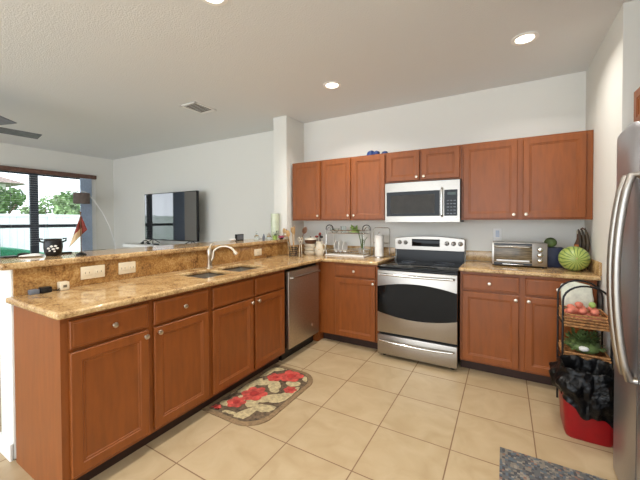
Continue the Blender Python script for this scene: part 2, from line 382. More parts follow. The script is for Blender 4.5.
tag(b.build('covered_planter', 'tarp', bevel=.05), 'low teal green covered mound on the lawn outside, far left', 'garden cover')

# ------------------------------------------------------------ cabinets (local: x right, front faces -y, y=0 is the face frame)
def slab(b, x0, x1, z0, z1, yf, th=.019, rim=0, rec=.008, ch=.004):
    def R(i, y): return [(x0+i, y, z0+i), (x1-i, y, z0+i), (x1-i, y, z1-i), (x0+i, y, z1-i)]
    rs = [R(0, yf+th), R(0, yf+ch), R(ch, yf)]
    if rim: rs += [R(rim, yf), R(rim+.004, yf+rec*.5), R(rim+.012, yf+rec*.55), R(rim+.016, yf+rec)]
    else: rs += [R(.012, yf), R(.016, yf-.002)]
    b.rings(rs); return b
def knob(parent, x, z, yf):
    B().lathe([(.006, 0), (.006, -.012), (.0125, -.017), (.0155, -.023), (.013, -.029), (.004, -.031)], (x, yf, z), 14, 'y').build('knob', 'nickel', parent, local=True)
def door(t, x0, x1, z0, z1, kn=None, name='door'):
    d = slab(B(), x0, x1, z0, z1, -.021, rim=.05).build(name, 'wood', t, local=True, smooth=False)
    if kn: knob(d, kn[0], kn[1], -.021)
    return d
def drawer(t, x0, x1, z0, z1, kn=True):
    d = slab(B(), x0, x1, z0, z1, -.021).build('drawer' if kn else 'false_drawer', 'wood', t, local=True, smooth=False)
    if kn: knob(d, (x0+x1)/2, (z0+z1)/2, -.023)
def carcass(t, w, dep, z0, z1, toe=False, top=True):
    b = B(); p = .018
    b.box(0, w, 0, .02, z0, z1); b.box(0, p, .02, dep, z0, z1); b.box(w-p, w, .02, dep, z0, z1)
    b.box(p, w-p, dep-.01, dep, z0, z1); b.box(p, w-p, .02, dep-.01, z0, z0+p)
    if top: b.box(p, w-p, .02, dep-.01, z1-p, z1)
    b.build('body', 'wood', t, local=True, smooth=False)
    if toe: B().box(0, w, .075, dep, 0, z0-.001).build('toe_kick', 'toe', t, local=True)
ZB = .938
# peninsula (faces +X): rotate +90 deg, local x -> +Y
XF = -.752
def pen(name, label, y0, w, dep=.60):
    return thing(name, label, 'cabinet', (XF, y0, 0), PI/2)
t = pen('base_cabinet', 'cherry base cabinet with two drawers and two doors at the near end of the peninsula', -3.153, .9)
carcass(t, .905, .60, .10, ZB, True)
B().poly([(.59, .001), (.058, .001), (.058, .10), (-.001, .10), (-.001, ZB), (.59, ZB)], -.004, -.0005, 'x').build('end_panel', 'wood', t, local=True)
drawer(t, .03, .435, .775, .918); drawer(t, .47, .885, .775, .918)
door(t, .03, .435, .125, .757, (.41, .725)); door(t, .47, .885, .125, .757, (.497, .725))
t = pen('sink_cabinet', 'cherry sink base cabinet with two knobless false drawers, between near cabinet and dishwasher', -2.246, .9)
carcass(t, .93, .60, .10, ZB, True, top=False)
drawer(t, .02, .455, .765, .915, False); drawer(t, .487, .905, .765, .915, False)
door(t, .02, .455, .125, .75, (.43, .72)); door(t, .487, .905, .125, .75, (.513, .72))
# dishwasher
t = thing('dishwasher', 'built-in stainless dishwasher with a curved bar handle in the peninsula', 'dishwasher', (XF, -1.29, 0), PI/2)
B().box(0, .61, .02, .58, .1, .93).build('body', 'black', t, local=True)
B().box(.012, .602, -.025, .018, .125, .905, .006).build('door', 'dsteel', t, local=True)
B().tube([(.035, -.025, .838), (.04, -.055, .845), (.30, -.072, .852), (.57, -.055, .845), (.575, -.025, .838)], .011, 10).build('handle', 'steel', t, local=True)
B().box(0, .61, .06, .5, 0, .098).build('toe_kick', 'black', t, local=True)
B().lathe([(.014, 0), (.014, -.004), (.010, -.006)], (.46, -.025, .25), 16, 'y').build('badge', 'nickel', t, local=True)
# corner filler
t = thing('corner_cabinet', 'cherry corner base cabinet with one drawer and one door left of the stove', 'cabinet', (-.752, -.61, 0))
carcass(t, .725, .59, .10, ZB, True)
drawer(t, .207, .69, .79, .918); door(t, .207, .69, .115, .77, (.668, .735))
B().box(-1.37, -.755, -.66, -.02, 0, ZB).build('corner_panel', 'wood', t)
t = thing('base_cabinet', 'cherry two-door two-drawer base cabinet between the stove and the right wall', 'cabinet', (.771, -.61, 0))
carcass(t, .99, .59, .10, ZB, True)
drawer(t, .02, .47, .775, .915); drawer(t, .515, .965, .775, .915)
door(t, .02, .47, .12, .757, (.446, .722)); door(t, .515, .965, .12, .757, (.54, .722))
# wall cabinets
ZU0, ZU1, DU = 1.417, 2.182, .325
def upper(name, label, x0, w, z0, z1): 
    t = thing(name, label, 'cabinet', (x0, -.329, 0)); carcass(t, w, DU, z0, z1); return t
t = upper('wall_cabinet', 'narrow single-door cherry wall cabinet next to the pillar', -1.34, .448, ZU0, ZU1)
door(t, .015, .435, ZU0+.015, ZU1-.018, (.41, ZU0+.06))
t = upper('wall_cabinet', 'two-door cherry wall cabinet above the dish rack, left of the microwave', -.89, .85, ZU0, ZU1)
door(t, .012, .408, ZU0+.015, ZU1-.018, (.385, ZU0+.06)); door(t, .436, .838, ZU0+.015, ZU1-.018, (.46, ZU0+.06))
t = upper('wall_cabinet', 'short two-door cherry wall cabinet directly above the microwave', -.038, .785, 1.835, ZU1)
door(t, .012, .37, 1.85, ZU1-.018, (.345, 1.885)); door(t, .395, .77, 1.85, ZU1-.018, (.42, 1.885))
t = upper('wall_cabinet', 'wide two-door cherry wall cabinet above the toaster oven and watermelon', .749, 1.033, ZU0, ZU1)
door(t, .018, .483, ZU0+.015, ZU1-.018, (.455, ZU0+.05)); door(t, .527, .985, ZU0+.015, ZU1-.018, (.553, ZU0+.05))
t = thing('wall_cabinet', 'cherry cabinet above the stainless refrigerator at the right edge', 'cabinet', (1.82, -1.22, 0), -PI/2)
carcass(t, .95, .6, 1.95, ZU1+.02)
door(t, .02, .465, 1.965, ZU1, (.43, 2.0)); door(t, .485, .93, 1.965, ZU1, (.52, 2.0))

# ------------------------------------------------------------ counters
xs = [-1.372, -1.215, -.865, -.707, -.03]; ys = [-3.185, -2.19, -1.86, -1.82, -1.44, -.65, -.021]
def fill(x, y):
    if -1.215 < x < -.865 and (-2.19 < y < -1.86 or -1.82 < y < -1.44): return False
    if x > -.707 and y < -.65: return False
    return x > -1.372
o = B().cells(xs, ys, fill, ZC-.035, ZC).build('countertop', 'granite', bevel=.012)
tag(o, 'L-shaped golden granite countertop of the peninsula with the sink cutouts', 'countertop')
o = B().box(.762, XR-.003, -.65, -.021, ZC-.035, ZC).build('countertop', 'granite', bevel=.012)
tag(o, 'short golden granite countertop right of the stove under the toaster oven', 'countertop')
o = B().box(-1.81, -1.33, -3.21, -.425, 1.135, 1.175).build('bar_ledge', 'granite', bevel=.012)
tag(o, 'raised granite bar ledge on the half wall behind the sink', 'bar top')
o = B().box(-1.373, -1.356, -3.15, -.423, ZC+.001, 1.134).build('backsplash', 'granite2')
tag(o, 'tall amber granite backsplash under the bar ledge', 'backsplash')
tag(B().box(-1.35, -.03, -.02, -.001, ZC+.001, 1.082, .003).build('backsplash', 'granite'), 'low granite backsplash behind the dish rack left of the stove', 'backsplash')
tag(B().box(-1.37, -1.352, -.42, -.001, ZC+.001, 1.082, .003).build('backsplash', 'granite'), 'short granite backsplash against the pillar in the corner', 'backsplash')
tag(B().box(.762, XR-.02, -.02, -.001, ZC+.001, 1.082, .003).build('backsplash', 'granite'), 'low granite backsplash behind the toaster oven', 'backsplash')
tag(B().box(XR-.018, XR-.001, -.645, -.001, ZC+.001, 1.082, .003).build('backsplash', 'granite'), 'granite side splash on the right wall beside the watermelon', 'backsplash')
# sink
t = thing('kitchen_sink', 'undermount double bowl stainless steel sink in the peninsula', 'sink', (-1.04, -1.81, ZC-.22))
for y0, y1 in ((-2.19, -1.86), (-1.82, -1.44)):
    b = B(); x0, x1 = -1.215, -.865; z1, z0 = ZC-.036, ZC-.21
    def R(i, z): return [(x0+i, y0+i, z), (x1-i, y0+i, z), (x1-i, y1-i, z), (x0+i, y1-i, z)]
    L = [[b.bm.verts.new(p) for p in r] for r in (R(-.012, z1-.002), R(0, z1-.002), R(.006, z1-.03), R(.012, z0+.03), R(.035, z0))]
    for i in range(4):
        for k in range(4): b.bm.faces.new((L[i][k], L[i][(k+1) % 4], L[i+1][(k+1) % 4], L[i+1][k]))
    b.bm.faces.new(L[-1])
    bo = b.build('bowl', 'steel', t)
    B().lathe([(.04, 0), (.04, .003), (.02, .001)], ((x0+x1)/2, (y0+y1)/2, z0+.001), 20).build('drain', 'chrome', bo)
fb = Vector((-1.262, -1.80, ZC))
t = thing('faucet', 'brushed nickel gooseneck kitchen faucet with a lever handle', 'faucet', tuple(fb))
B().lathe([(.034, 0), (.034, .008), (.024, .016), (.021, .10), (.024, .11), (.024, .165), (.018, .18), (.004, .186)], fb, 20).build('body', 'nickel', t)
fd = Vector((.83, .55, 0)).normalized()
pts = [fb+fd*.012+Vector((0, 0, .055)), fb+fd*.035+Vector((0, 0, .10))]
for k in range(12):
    a = PI*(.86 - k/11*.72); pts.append(fb+fd*(.135+.105*math.cos(a))+Vector((0, 0, .118+.085*math.sin(a))))
B().tube(pts, .0105, 12).build('spout', 'nickel', t)
e = pts[-1]; B().cyl(e-fd*.002, e+fd*.02+Vector((0, 0, -.028)), .015, .018).build('spray_head', 'nickel', t)
B().tube([fb+Vector((0, 0, .18)), fb+Vector((0, .02, .215)), fb+Vector((.01, .06, .24))], [.011, .008, .006], 10).build('lever', 'nickel', t)

# ------------------------------------------------------------ outlets
def outlet(y0, y1, z0, z1, label, n):
    x = -1.3555
    t = thing('outlet_plate', label, 'outlet', (x, (y0+y1)/2, z0))
    B().box(x, x+.006, y0, y1, z0, z1, .002).build('plate', 'plate', t)
    for k in range(n):
        c = y0 + (y1-y0)*(k+.5)/n
        r = B().box(x+.006, x+.009, c-.026 if n > 1 else c-.022, c+.026 if n > 1 else c+.022, (z0+z1)/2-.017 if n > 1 else (z0+z1)/2-.032, (z0+z1)/2+.017 if n > 1 else (z0+z1)/2+.032, .001).build('socket', 'plate', t)
        for dy in (-.012, .012): B().box(x+.009, x+.0095, c+dy-.0015, c+dy+.0015, (z0+z1)/2-.006, (z0+z1)/2+.006).build('slot', 'slot', r)
outlet(-2.81, -2.66, 1.018, 1.105, 'wide ivory outlet plate on the amber splash, nearest the camera', 2)
outlet(-2.565, -2.44, 1.018, 1.105, 'ivory outlet plate on the amber splash, middle one of three', 2)
outlet(-1.08, -.955, 1.012, 1.088, 'small ivory outlet plate on the amber splash right of the faucet', 1)
t = thing('light_switch', 'white wall switch plate above the toaster oven', 'switch', (1.065, -.001, 1.205))
B().box(1.026, 1.104, -.007, -.001, 1.20, 1.325, .002).build('plate', 'white', t)
B().box(1.048, 1.082, -.011, -.007, 1.235, 1.305, .002).build('rocker', mat('pale blue rocker', (196, 206, 222), .4, noise=.02), t)

# ------------------------------------------------------------ range
t = thing('electric_range', 'freestanding stainless electric range with black glass cooktop', 'stove', (.373, -.35, 0))
X0, X1, YF = -.012, .758, -.70
B().box(X0+.004, X1-.004, YF+.045, -.025, .03, .925).build('body', 'black', t)
for x in (X0+.05, X1-.05):
    for y in (YF+.08, -.08): B().cyl((x, y, 0), (x, y, .0295), .02).build('foot', 'black', t)
B().box(X0-.002, X1+.002, YF-.012, -.03, .926, .945, .005).build('cooktop', 'gloss', t)
for x, y, r in ((.17, -.5, .105), (.57, -.5, .085), (.19, -.22, .08), (.57, -.22, .105)):
    B().tube([(x+r*math.cos(a), y+r*math.sin(a), .9455) for a in [2*PI*k/40 for k in range(40)]], .0012, 4, closed=True).build('burner_ring', 'grey', t)
# backguard with an arched top
n = 20; pts = [(X0+.02, .0), (X1-.01, 0)]
B().box(X0+.01, X1-.01, -.06, -.022, .945, 1.075).build('back_riser', 'black', t)
def arch(x, amp): return amp*(1-((x-(X0+X1)/2)/((X1-X0)/2))**2)
top = [(X0+.0+(X1-X0)*k/n, 1.205+arch(X0+(X1-X0)*k/n, .028)) for k in range(n+1)]
panel = B().poly([(X1, 1.07), (X0, 1.07)] + top, -.085, -.022, 'y').build('control_panel', 'steel', t, bevel=.004)
B().box(.19, .50, -.091, -.0855, 1.115, 1.198, .002).build('display', 'gloss', panel)
for x in (.045, .115, .575, .645, .715):
    k = B().lathe([(.024, 0), (.024, -.006), (.018, -.01), (.017, -.03), (.012, -.033)], (x, -.0855, 1.155), 20, 'y').build('knob', 'steel', panel)
    B().box(x-.003, x+.003, -.121, -.1185, 1.142, 1.168).build('pointer', 'black', k)
# oven door with lens-shaped window
d = B().box(X0, X1, YF, YF+.04, .262, .905, .006).build('oven_door', 'steel', t)
n = 24; up = []; lo = []
for k in range(n+1):
    u = k/n; x = X0+.001+(X1-X0-.002)*u; s_ = 1-(2*u-1)**2
    up.append((x, .735+.05*s_)); lo.append((x, .475-.05*s_))
B().poly(up + lo[::-1], YF-.004, YF-.0005, 'y').build('window', 'gloss', d)
b = B(); b.tube([(X0+.03, YF, .862), (X0+.035, YF-.035, .867), (X0+.2, YF-.045, .866), (.373, YF-.048, .865), (X1-.2, YF-.045, .866), (X1-.035, YF-.035, .867), (X1-.03, YF, .862)], .012, 12)
b.build('handle', 'chrome', d)
d = B().box(X0, X1, YF, YF+.04, .035, .238, .006).build('storage_drawer', 'steel', t)
b = B(); b.tube([(X0+.03, YF, .185), (X0+.035, YF-.03, .187), (X0+.2, YF-.038, .178), (.373, YF-.04, .174), (X1-.2, YF-.038, .178), (X1-.035, YF-.03, .187), (X1-.03, YF, .185)], .010, 12)
b.build('handle', 'chrome', d)

# ------------------------------------------------------------ microwave
t = thing('microwave', 'stainless over-the-range microwave with black window', 'microwave', (.368, -.2, 1.392))
mx0, mx1, mz0, mz1 = -.03, .742, 1.395, 1.822
B().box(mx0+.003, mx1-.003, -.385, -.005, mz0, mz1+.008).build('body', 'black', t)
def bow(x, amp=.022): return -.40-.0-amp*(1-((x-(mx0+mx1)/2)/((mx1-mx0)/2))**2)
def bowed(x0, x1, z0, z1, off, th, name, m, par, bot=0, n=16):
    b = B(); rs = []
    for k in range(n+1):
        x = x0+(x1-x0)*k/n; y = bow(x)-off
        rs.append([(x, y, z0), (x, y, z1), (x, y+th, z1), (x, y+th, z0)])
    b.rings(rs); return b.build(name, m, par)
face = bowed(mx0, mx1, mz0+.002, mz1, 0, .03, 'front_frame', 'steel', t)
dr = bowed(mx0+.02, .555, 1.46, 1.725, .003, .0028, 'door_surround', 'gloss', face)
bowed(mx0+.065, .505, 1.488, 1.688, .005, .0018, 'window', 'mwwin', dr)
cp = bowed(.597, .72, 1.46, 1.725, .003, .0028, 'control_panel', 'gloss', face)
bowed(.628, .705, 1.672, 1.70, .005, .0018, 'display', 'display', cp, n=3)
for r in range(5):
    for c in range(3):
        bowed(.622+c*.031, .643+c*.031, 1.478+r*.033, 1.488+r*.033, .005, .0018, 'button', 'grey', cp, n=1)
y = bow(.577)
B().tube([(.577, y, 1.455), (.577, y-.035, 1.475), (.577, y-.043, 1.60), (.577, y-.035, 1.725), (.577, y, 1.745)], .0105, 10).build('handle', 'chrome', face)
for k in range(5): bowed(.60+k*.025, .615+k*.025, 1.425, 1.433, .001, .0008, 'button', 'chrome', face, n=1)

# ------------------------------------------------------------ refrigerator
fx = 1.662
t = thing('refrigerator', 'tall stainless side-by-side refrigerator at the right edge', 'refrigerator', (2.1, -1.89, 0))
B().box(fx+.09, 2.55, -2.345, -1.43, .0, 1.88).build('cabinet_body', 'grey', t)
def fdoor(y0, y1, label=None):
    b = B(); n = 14; rs = []
    for k in range(n+1):
        u = k/n; y = y0+(y1-y0)*u; e = 1-abs(2*u-1)**4; x = fx+.018*(1-e)
        zt = 1.90-.05*(abs(2*u-1)**3)*.6
        rs.append([(x, y, .03), (x, y, zt-.03), (x+.02, y, zt), (fx+.085, y, zt), (fx+.085, y, .03)])
    b.rings(rs); return b.build('door', 'steelf', t)
d1 = fdoor(-1.80, -1.455); d2 = fdoor(-2.35, -1.81)
for d, y in ((d1, -1.762), (d2, -1.85)):
    pts = [(fx+.005, y, .66)]
    for k in range(15):
        u = k/14; pts.append((fx-.022-.05*math.sin(PI*u)**.7, y, .66+.96*u))
    pts.append((fx+.005, y, 1.62))
    B().tube(pts, .017, 12).build('handle', 'steel', d)

# ------------------------------------------------------------ ceiling fixtures
names = ['round recessed ceiling light above the toaster oven side', 'round recessed ceiling light nearest the pillar', 'round recessed ceiling light cut by the top edge of the photo',
         'unseen recessed ceiling light added as fill above the floor in front of the refrigerator', 'unseen recessed ceiling light added as fill behind the camera on the right', 'unseen recessed ceiling light added as fill behind the camera on the left', 'unseen recessed ceiling light added as fill over the rear of the living area', 'unseen recessed ceiling light added as fill at the rear left of the living area', 'unseen recessed ceiling light added as fill at the rear centre of the room']
for i, (x, y) in enumerate(LIGHTS):
    t = thing('recessed_light', names[i], 'ceiling light', (x, y, H-.001), 0, 'recessed ceiling lights')
    b = B(); L = []
    for r, z in ((.092, -.001), (.092, -.006), (.066, -.008), (.062, -.002)):
        L.append([b.bm.verts.new((x+r*math.cos(2*PI*k/32), y+r*math.sin(2*PI*k/32), H+z)) for k in range(32)])
    for j in range(3):
        for k in range(32): b.bm.faces.new((L[j][k], L[j][(k+1) % 32], L[j+1][(k+1) % 32], L[j+1][k]))
    b.build('trim_ring', 'white', t)
    b = B(); b.cyl((x, y, H-.0035), (x, y, H-.001), .064, seg=32); b.build('lens', 'lamp', t)
    d = bpy.data.lights.new('lamp', 'AREA'); d.shape = 'DISK'; d.size = .13; d.energy = CAN_POWER*(.62, 1.25, 1, .8)[min(i, 3)]; d.color = (1, .96, .90); d.spread = math.radians(140)
    lo = bpy.data.objects.new('lamp', d); C.objects.link(lo); lo.location = (x, y, H-.012)
t = thing('air_vent', 'white rectangular air vent in the living side of the ceiling', 'vent', (-2.135, -1.195, H-.012))
ang = .0
x0, x1, y0, y1 = -2.27, -2.0, -1.36, -1.03
B().box(x0, x1, y0, y0+.03, H-.01, H-.001, .002).box(x0, x1, y1-.03, y1, H-.01, H-.001, .002).box(x0, x0+.03, y0, y1, H-.01, H-.001, .002).box(x1-.03, x1, y0, y1, H-.01, H-.001, .002).build('frame', 'white', t)
B().box(x0+.03, x1-.03, y0+.03, y1-.03, H-.003, H-.001).build('backing', 'slot', t)
b = B()
for k in range(8):
    y = y0+.045+k*.034; b.obox(((x0+x1)/2, y, H-.009), (1, 0, 0), (0, .8, .5), (0, -.5, .8), (x1-x0)/2-.03, .010, .0012)
b.build('louvers', 'white', t)
# ceiling fan
hx, hy = -3.81, -2.80
t = thing('ceiling_fan', 'grey-bladed ceiling fan at the left edge over the living area', 'fan', (hx, hy, 2.40))
B().cyl((hx, hy, 2.52), (hx, hy, H-.03), .014).build('rod', 'dframe', t)
B().lathe([(.07, 0), (.065, -.03), (.02, -.05)], (hx, hy, H-.001), 20).build('canopy', 'dframe', t)
B().lathe([(.03, .14), (.10, .11), (.115, .05), (.09, .0), (.02, -.02)], (hx, hy, 2.40), 24).build('motor', 'dframe', t)
for k in range(5):
    a = math.radians(88-72*k); ux, uy = math.cos(a), math.sin(a); tl = Vector((-uy, ux, -.2)).normalized()
    c = Vector((hx+ux*.36, hy+uy*.36, 2.45)); b = B()
    b.obox(c, (ux, uy, 0), tl, Vector((ux, uy, 0)).cross(tl), .25, .075, .005)
    bl = b.build('blade', 'blade', t, bevel=.0024)

# ------------------------------------------------------------ living room
t = thing('television', 'flat black television with a glossy reflecting screen on the white console', 'television', (-4.15, -.2, .995))
tx0, tx1, tz0, tz1 = -4.93, -3.415, 1.06, 1.94
B().box(tx0, tx1, -.2, -.155, tz0, tz1, .004).build('housing', 'black', t)
B().box(tx0+.012, tx1-.012, -.203, -.2005, tz0+.018, tz1-.012).build('screen', 'screen', t)
for cx in (-4.7, -3.6):
    B().tube([(cx-.11, -.26, 1.0), (cx, -.18, 1.075), (cx+.11, -.26, 1.0)], .008, 8).tube([(cx, -.18, 1.075), (cx+.02, -.06, 1.0)], .008, 8).build('foot', 'black', t)
t = thing('media_console', 'long white low console standing against the living room wall', 'console', (-4.2, -.3, 0))
n = 10; pts = [(-3.1, -.06), (-5.12, -.06)] + [(-5.12-.16*math.sin(PI*k/n), -.06-.46*k/n) for k in range(1, n)] + [(-5.12, -.52), (-3.1, -.52)]
B().poly(pts, .93, .992).build('top', 'white', t, bevel=.006)
for x in (-4.9, -4.1, -3.3): B().box(x-.02, x+.02, -.48, -.1, 0, .929).build('leg', 'white', t)
B().box(-4.87, -3.33, -.48, -.1, .35, .38).build('shelf', 'white', t)
b = B(); c = Vector((-4.62, -.38, .993))
b.tube([c+Vector((.1*math.cos(a), 0, .012+.055*math.sin(a))) for a in [PI*k/12 for k in range(13)]], .009, 8)
o = thing('headphones', 'black looped headphones lying on the white console below the television', 'headphones', tuple(c))
b.build('band', 'black', o)
for s_ in (-1, 1): B().ball(c+Vector((.1*s_, 0, .018)), (.03, .035, .018)).build('ear_pad', 'black', o)
tag(B().box(-4.32, -4.2, -.42, -.38, .993, 1.012, .006).build('remote_control', 'black'), 'small dark remote on the white console right of the headphones', 'remote')
t = thing('floor_lamp', 'arched floor lamp with a taupe drum shade in front of the glass doors', 'lamp', (-6.1, .0-.22, 0))
base = Vector((-5.95, -.2, 0))
B().lathe([(.13, 0), (.13, .015), (.02, .03)], base, 24).build('base', 'nickel', t)
import math as _m
pole = [base+Vector((0, 0, .02)), base+Vector((0, 0, .6)), Vector((-5.98, -.22, .95)), Vector((-6.03, -.29, 1.30)), Vector((-6.08, -.40, 1.60)), Vector((-6.12, -.54, 1.85)), Vector((-6.17, -.66, 2.0)), Vector((-6.2, -.72, 2.03)), Vector((-6.2, -.725, 1.96))]
B().tube(pole, .009, 8).build('pole', 'white', t)
b = B(); b.lathe([(.135, 1.775), (.135, 1.985)], (-6.2, -.725, 0), 28, cap=False)
b.lathe([(.132, 1.985), (.132, 1.775)], (-6.2, -.725, 0), 28, cap=False)
b.build('lamp_shade', 'shade', t)
t = thing('side_table', 'dark slim side table by the right end of the glass doors', 'table', (-5.95, -.75, 0))
B().box(-6.15, -5.75, -.72, -.34, .80, .83, .004).build('tabletop', 'black', t)
for x in (-6.13, -5.79):
    for y in (-.70, -.36): B().box(x, x+.02, y-.01, y+.01, 0, .799).build('leg', 'black', t)

# ------------------------------------------------------------ things on the bar ledge
ZL = 1.1755
# dark pot with white flower emblem
R_ = Vector((.39, .92, 0)); D_ = Vector((.92, -.39, 0))
c = Vector((-1.60, -2.87, ZL))
t = thing('ornamental_pot', 'round black two-eared pot with a white flower pattern on the bar ledge', 'pot', tuple(c))
B().lathe([(.038, 0), (.048, .02), (.054, .06), (.052, .095), (.048, .108), (.053, .118), (.046, .119), (.040, .10)], c, 28).build('body', 'black', t)
for s_ in (-1, 1):
    q = c + R_*.05*s_ + Vector((0, 0, .095))
    B().tube([q, q+R_*.02*s_+Vector((0, 0, .008)), q+R_*.022*s_+Vector((0, 0, .025)), q+R_*.004*s_+Vector((0, 0, .022))], .006, 8).build('ear_handle', 'black', t)
b = B()
for k, (u, v, r) in enumerate([(-.02, .045, .012), (-.005, .058, .012), (.015, .06, .011), (.024, .045, .011), (.004, .04, .012), (-.016, .028, .008), (.01, .024, .008)]):
    dd = math.sqrt(max(0, .0525**2-u*u)); b.ball(c+R_*u+D_*dd+Vector((0, 0, v+.01)), (.006, r, r*.7), 1)
b.build('flower_emblem', 'paper', t)
# desk flag
c = Vector((-1.46, -2.76, ZL))
t = thing('desk_flag', 'small drooping red-brown desk flag on a stand on the bar ledge', 'flag', tuple(c))
B().lathe([(.032, 0), (.032, .008), (.02, .016), (.006, .022)], c, 20).build('base', 'black', t)
B().cyl(c+Vector((0, 0, .018)), c+Vector((0, 0, .30)), .003, seg=8).ball(c+Vector((0, 0, .303)), .006, 1).build('pole', 'brown', t)
b = B(); nU, nV = 10, 14; G = []
for i in range(nU+1):
    col = []
    for j in range(nV+1):
        u, v = i/nU, j/nV
        off = R_*(.018 - (.085*v*u + .0)+ .018*(v**.7)*(1-u)*1.0-.018*(1-v)) + Vector((0, 0, .285-.19*v*(.55+.45*u) - .035*u*v)) + D_*(.012*math.sin(u*9+v*2)*v)
        col.append(b.bm.verts.new(c+off))
    G.append(col)
for i in range(nU):
    for j in range(nV):
        f = b.bm.faces.new((G[i][j], G[i+1][j], G[i+1][j+1], G[i][j+1])); f.material_index = 1 if (j > 8 and i > 2) else 0
fo = b.build('flag_cloth', ['redcloth', 'tan'], t); so = fo.modifiers.new('s', 'SOLIDIFY'); so.thickness = .002
tag(B().box(-1.80, -1.70, -3.10, -3.02, ZL, ZL+.008, .002).build('phone', 'black'), 'flat dark phone lying at the near end of the bar ledge', 'phone')
tag(B().ball((-1.745, -2.985, ZL+.012), (.028, .035, .0125), 2).build('computer_mouse', 'black'), 'dark rounded mouse between the phone and the white paper', 'mouse')
b = B(); b.ball((-1.655, -2.965, ZL+.010), (.05, .06, .0105), 3, .35, 4); tag(b.build('crumpled_paper', 'paper', smooth=False), 'crumpled white paper on the ledge left of the black pot', 'paper')
tag(B().box(-1.72, -1.69, -2.86, -2.72, ZL, ZL+.012, .003).build('remote_control', 'black'), 'slim dark remote on the ledge between pot and flag', 'remote')
# right end of the ledge
t = thing('photo_frame', 'small dark square frame standing on the far half of the ledge', 'frame', (-1.70, -.96, ZL))
B().obox((-1.70, -.96, ZL+.038), (.0, 1, 0), (1, 0, .0), (0, 0, 1), .062, .012, .038).build('border', 'black', t)
B().obox((-1.686, -.96, ZL+.038), (.0, 1, 0), (1, 0, .0), (0, 0, 1), .05, .001, .028).build('picture', 'grey', t)
b = B(); b.ball((-1.66, -1.12, ZL+.016), (.03, .045, .0165), 2, .3, 2); tag(b.build('folded_napkin', 'paper'), 'small white crumpled napkin left of the dark square frame', 'napkin')
t = thing('glass_decanter', 'small clear glass decanter with stopper on the bar ledge', 'decanter', (-1.56, -.80, ZL))
B().lathe([(.03, 0), (.034, .02), (.03, .05), (.012, .065), (.010, .08), (.016, .086)], (-1.56, -.80, ZL), 18).build('bottle', 'glass', t)
B().ball((-1.56, -.80, ZL+.102), .014, 2).build('stopper', 'glass', t)
t = thing('glass_carafe', 'slim glass bottle directly right of the decanter', 'bottle', (-1.52, -.735, ZL))
B().lathe([(.018, 0), (.02, .03), (.014, .05), (.008, .06), (.008, .075)], (-1.50, -.735, ZL), 14).build('bottle', 'grey', t)
t = thing('glass_jar', 'squat clear glass jar with a metal lid on the ledge left of the small plant', 'jar', (-1.49, -.65, ZL))
B().lathe([(.028, 0), (.034, .015), (.034, .035), (.022, .052)], (-1.49, -.65, ZL), 18).build('jar_body', 'glass', t)
B().lathe([(.022, 0), (.022, .01), (.005, .025), (.007, .035)], (-1.49, -.65, ZL+.053), 14).build('lid', 'nickel', t)
c = Vector((-1.43, -.60, ZL))
t = thing('potted_plant', 'little dark-leaved plant in a lime green pot on the ledge', 'plant', tuple(c))
B().lathe([(.026, 0), (.034, .05), (.036, .052), (.03, .052), (.02, .045)], c, 18).build('pot', 'lgreen', t)
b = B(); rnd = random.Random(5)
for k in range(16):
    a = rnd.uniform(0, 6.28); r = rnd.uniform(.01, .055); p1 = c+Vector((r*math.cos(a), r*math.sin(a), rnd.uniform(.06, .115))); 
    b.tube([c+Vector((0, 0, .045)), p1], .0012, 4); u = Vector((math.cos(a), math.sin(a), .3)).normalized(); q = Vector((-math.sin(a), math.cos(a), 0))
    b.bm.faces.new([b.bm.verts.new(p1-u*.014), b.bm.verts.new(p1+q*.011), b.bm.verts.new(p1+u*.018), b.bm.verts.new(p1-q*.011)])
b.build('leaves', 'dgreen', t)
c = Vector((-1.40, -.50, ZL))
t = thing('flower_posy', 'bright pink flowers in a low dark dish at the pillar end of the ledge', 'flowers', tuple(c))
B().lathe([(.02, 0), (.036, .018), (.03, .018)], c, 16).build('dish', 'black', t)
b = B(); rnd = random.Random(8)
for k in range(22): b.ball(c+Vector((rnd.uniform(-.03, .03), rnd.uniform(-.04, .04), rnd.uniform(.018, .045))), (.010, .010, .007), 1)
b.build('petals', 'pink', t)
b = B()
for k in range(8): b.ball(c+Vector((rnd.uniform(-.035, .035), rnd.uniform(-.05, .05), rnd.uniform(.03, .055))), (.009, .008, .004), 1)
b.build('leaves', 'dgreen', t)
b = B(); b.lathe([(.052, 0), (.054, .33), (.054, .335), (.048, .335), (.046, .02)], (-1.52, -.484, ZL), 28)
tag(b.build('cylinder_vase', 'paleglass'), 'tall pale green cylinder vase standing against the pillar', 'vase')

# ------------------------------------------------------------ on the peninsula counter
Z0 = ZC + .0005
t = thing('cable_charger', 'grey travel charger block with a black cord on the near counter corner', 'charger', (-1.335, -3.04, Z0))
B().box(-1.35, -1.31, -3.09, -3.045, Z0, Z0+.028, .003).build('plug', 'grey', t)
B().box(-1.35, -1.305, -3.04, -2.985, Z0, Z0+.035, .004).build('block', 'black', t)
B().tube([(-1.33, -2.985, Z0+.012), (-1.325, -2.965, Z0+.006), (-1.31, -2.955, Z0+.006), (-1.31, -2.945, Z0+.015)], .003, 6).build('cord', 'black', t)
t = thing('power_adapter', 'white cube power adapter leaning on the amber splash', 'adapter', (-1.325, -2.92, Z0))
B().box(-1.352, -1.30, -2.945, -2.895, Z0, Z0+.052, .004).build('cube', 'plate', t)
B().box(-1.2995, -1.2985, -2.93, -2.91, Z0+.018, Z0+.034).build('socket', 'slot', t)

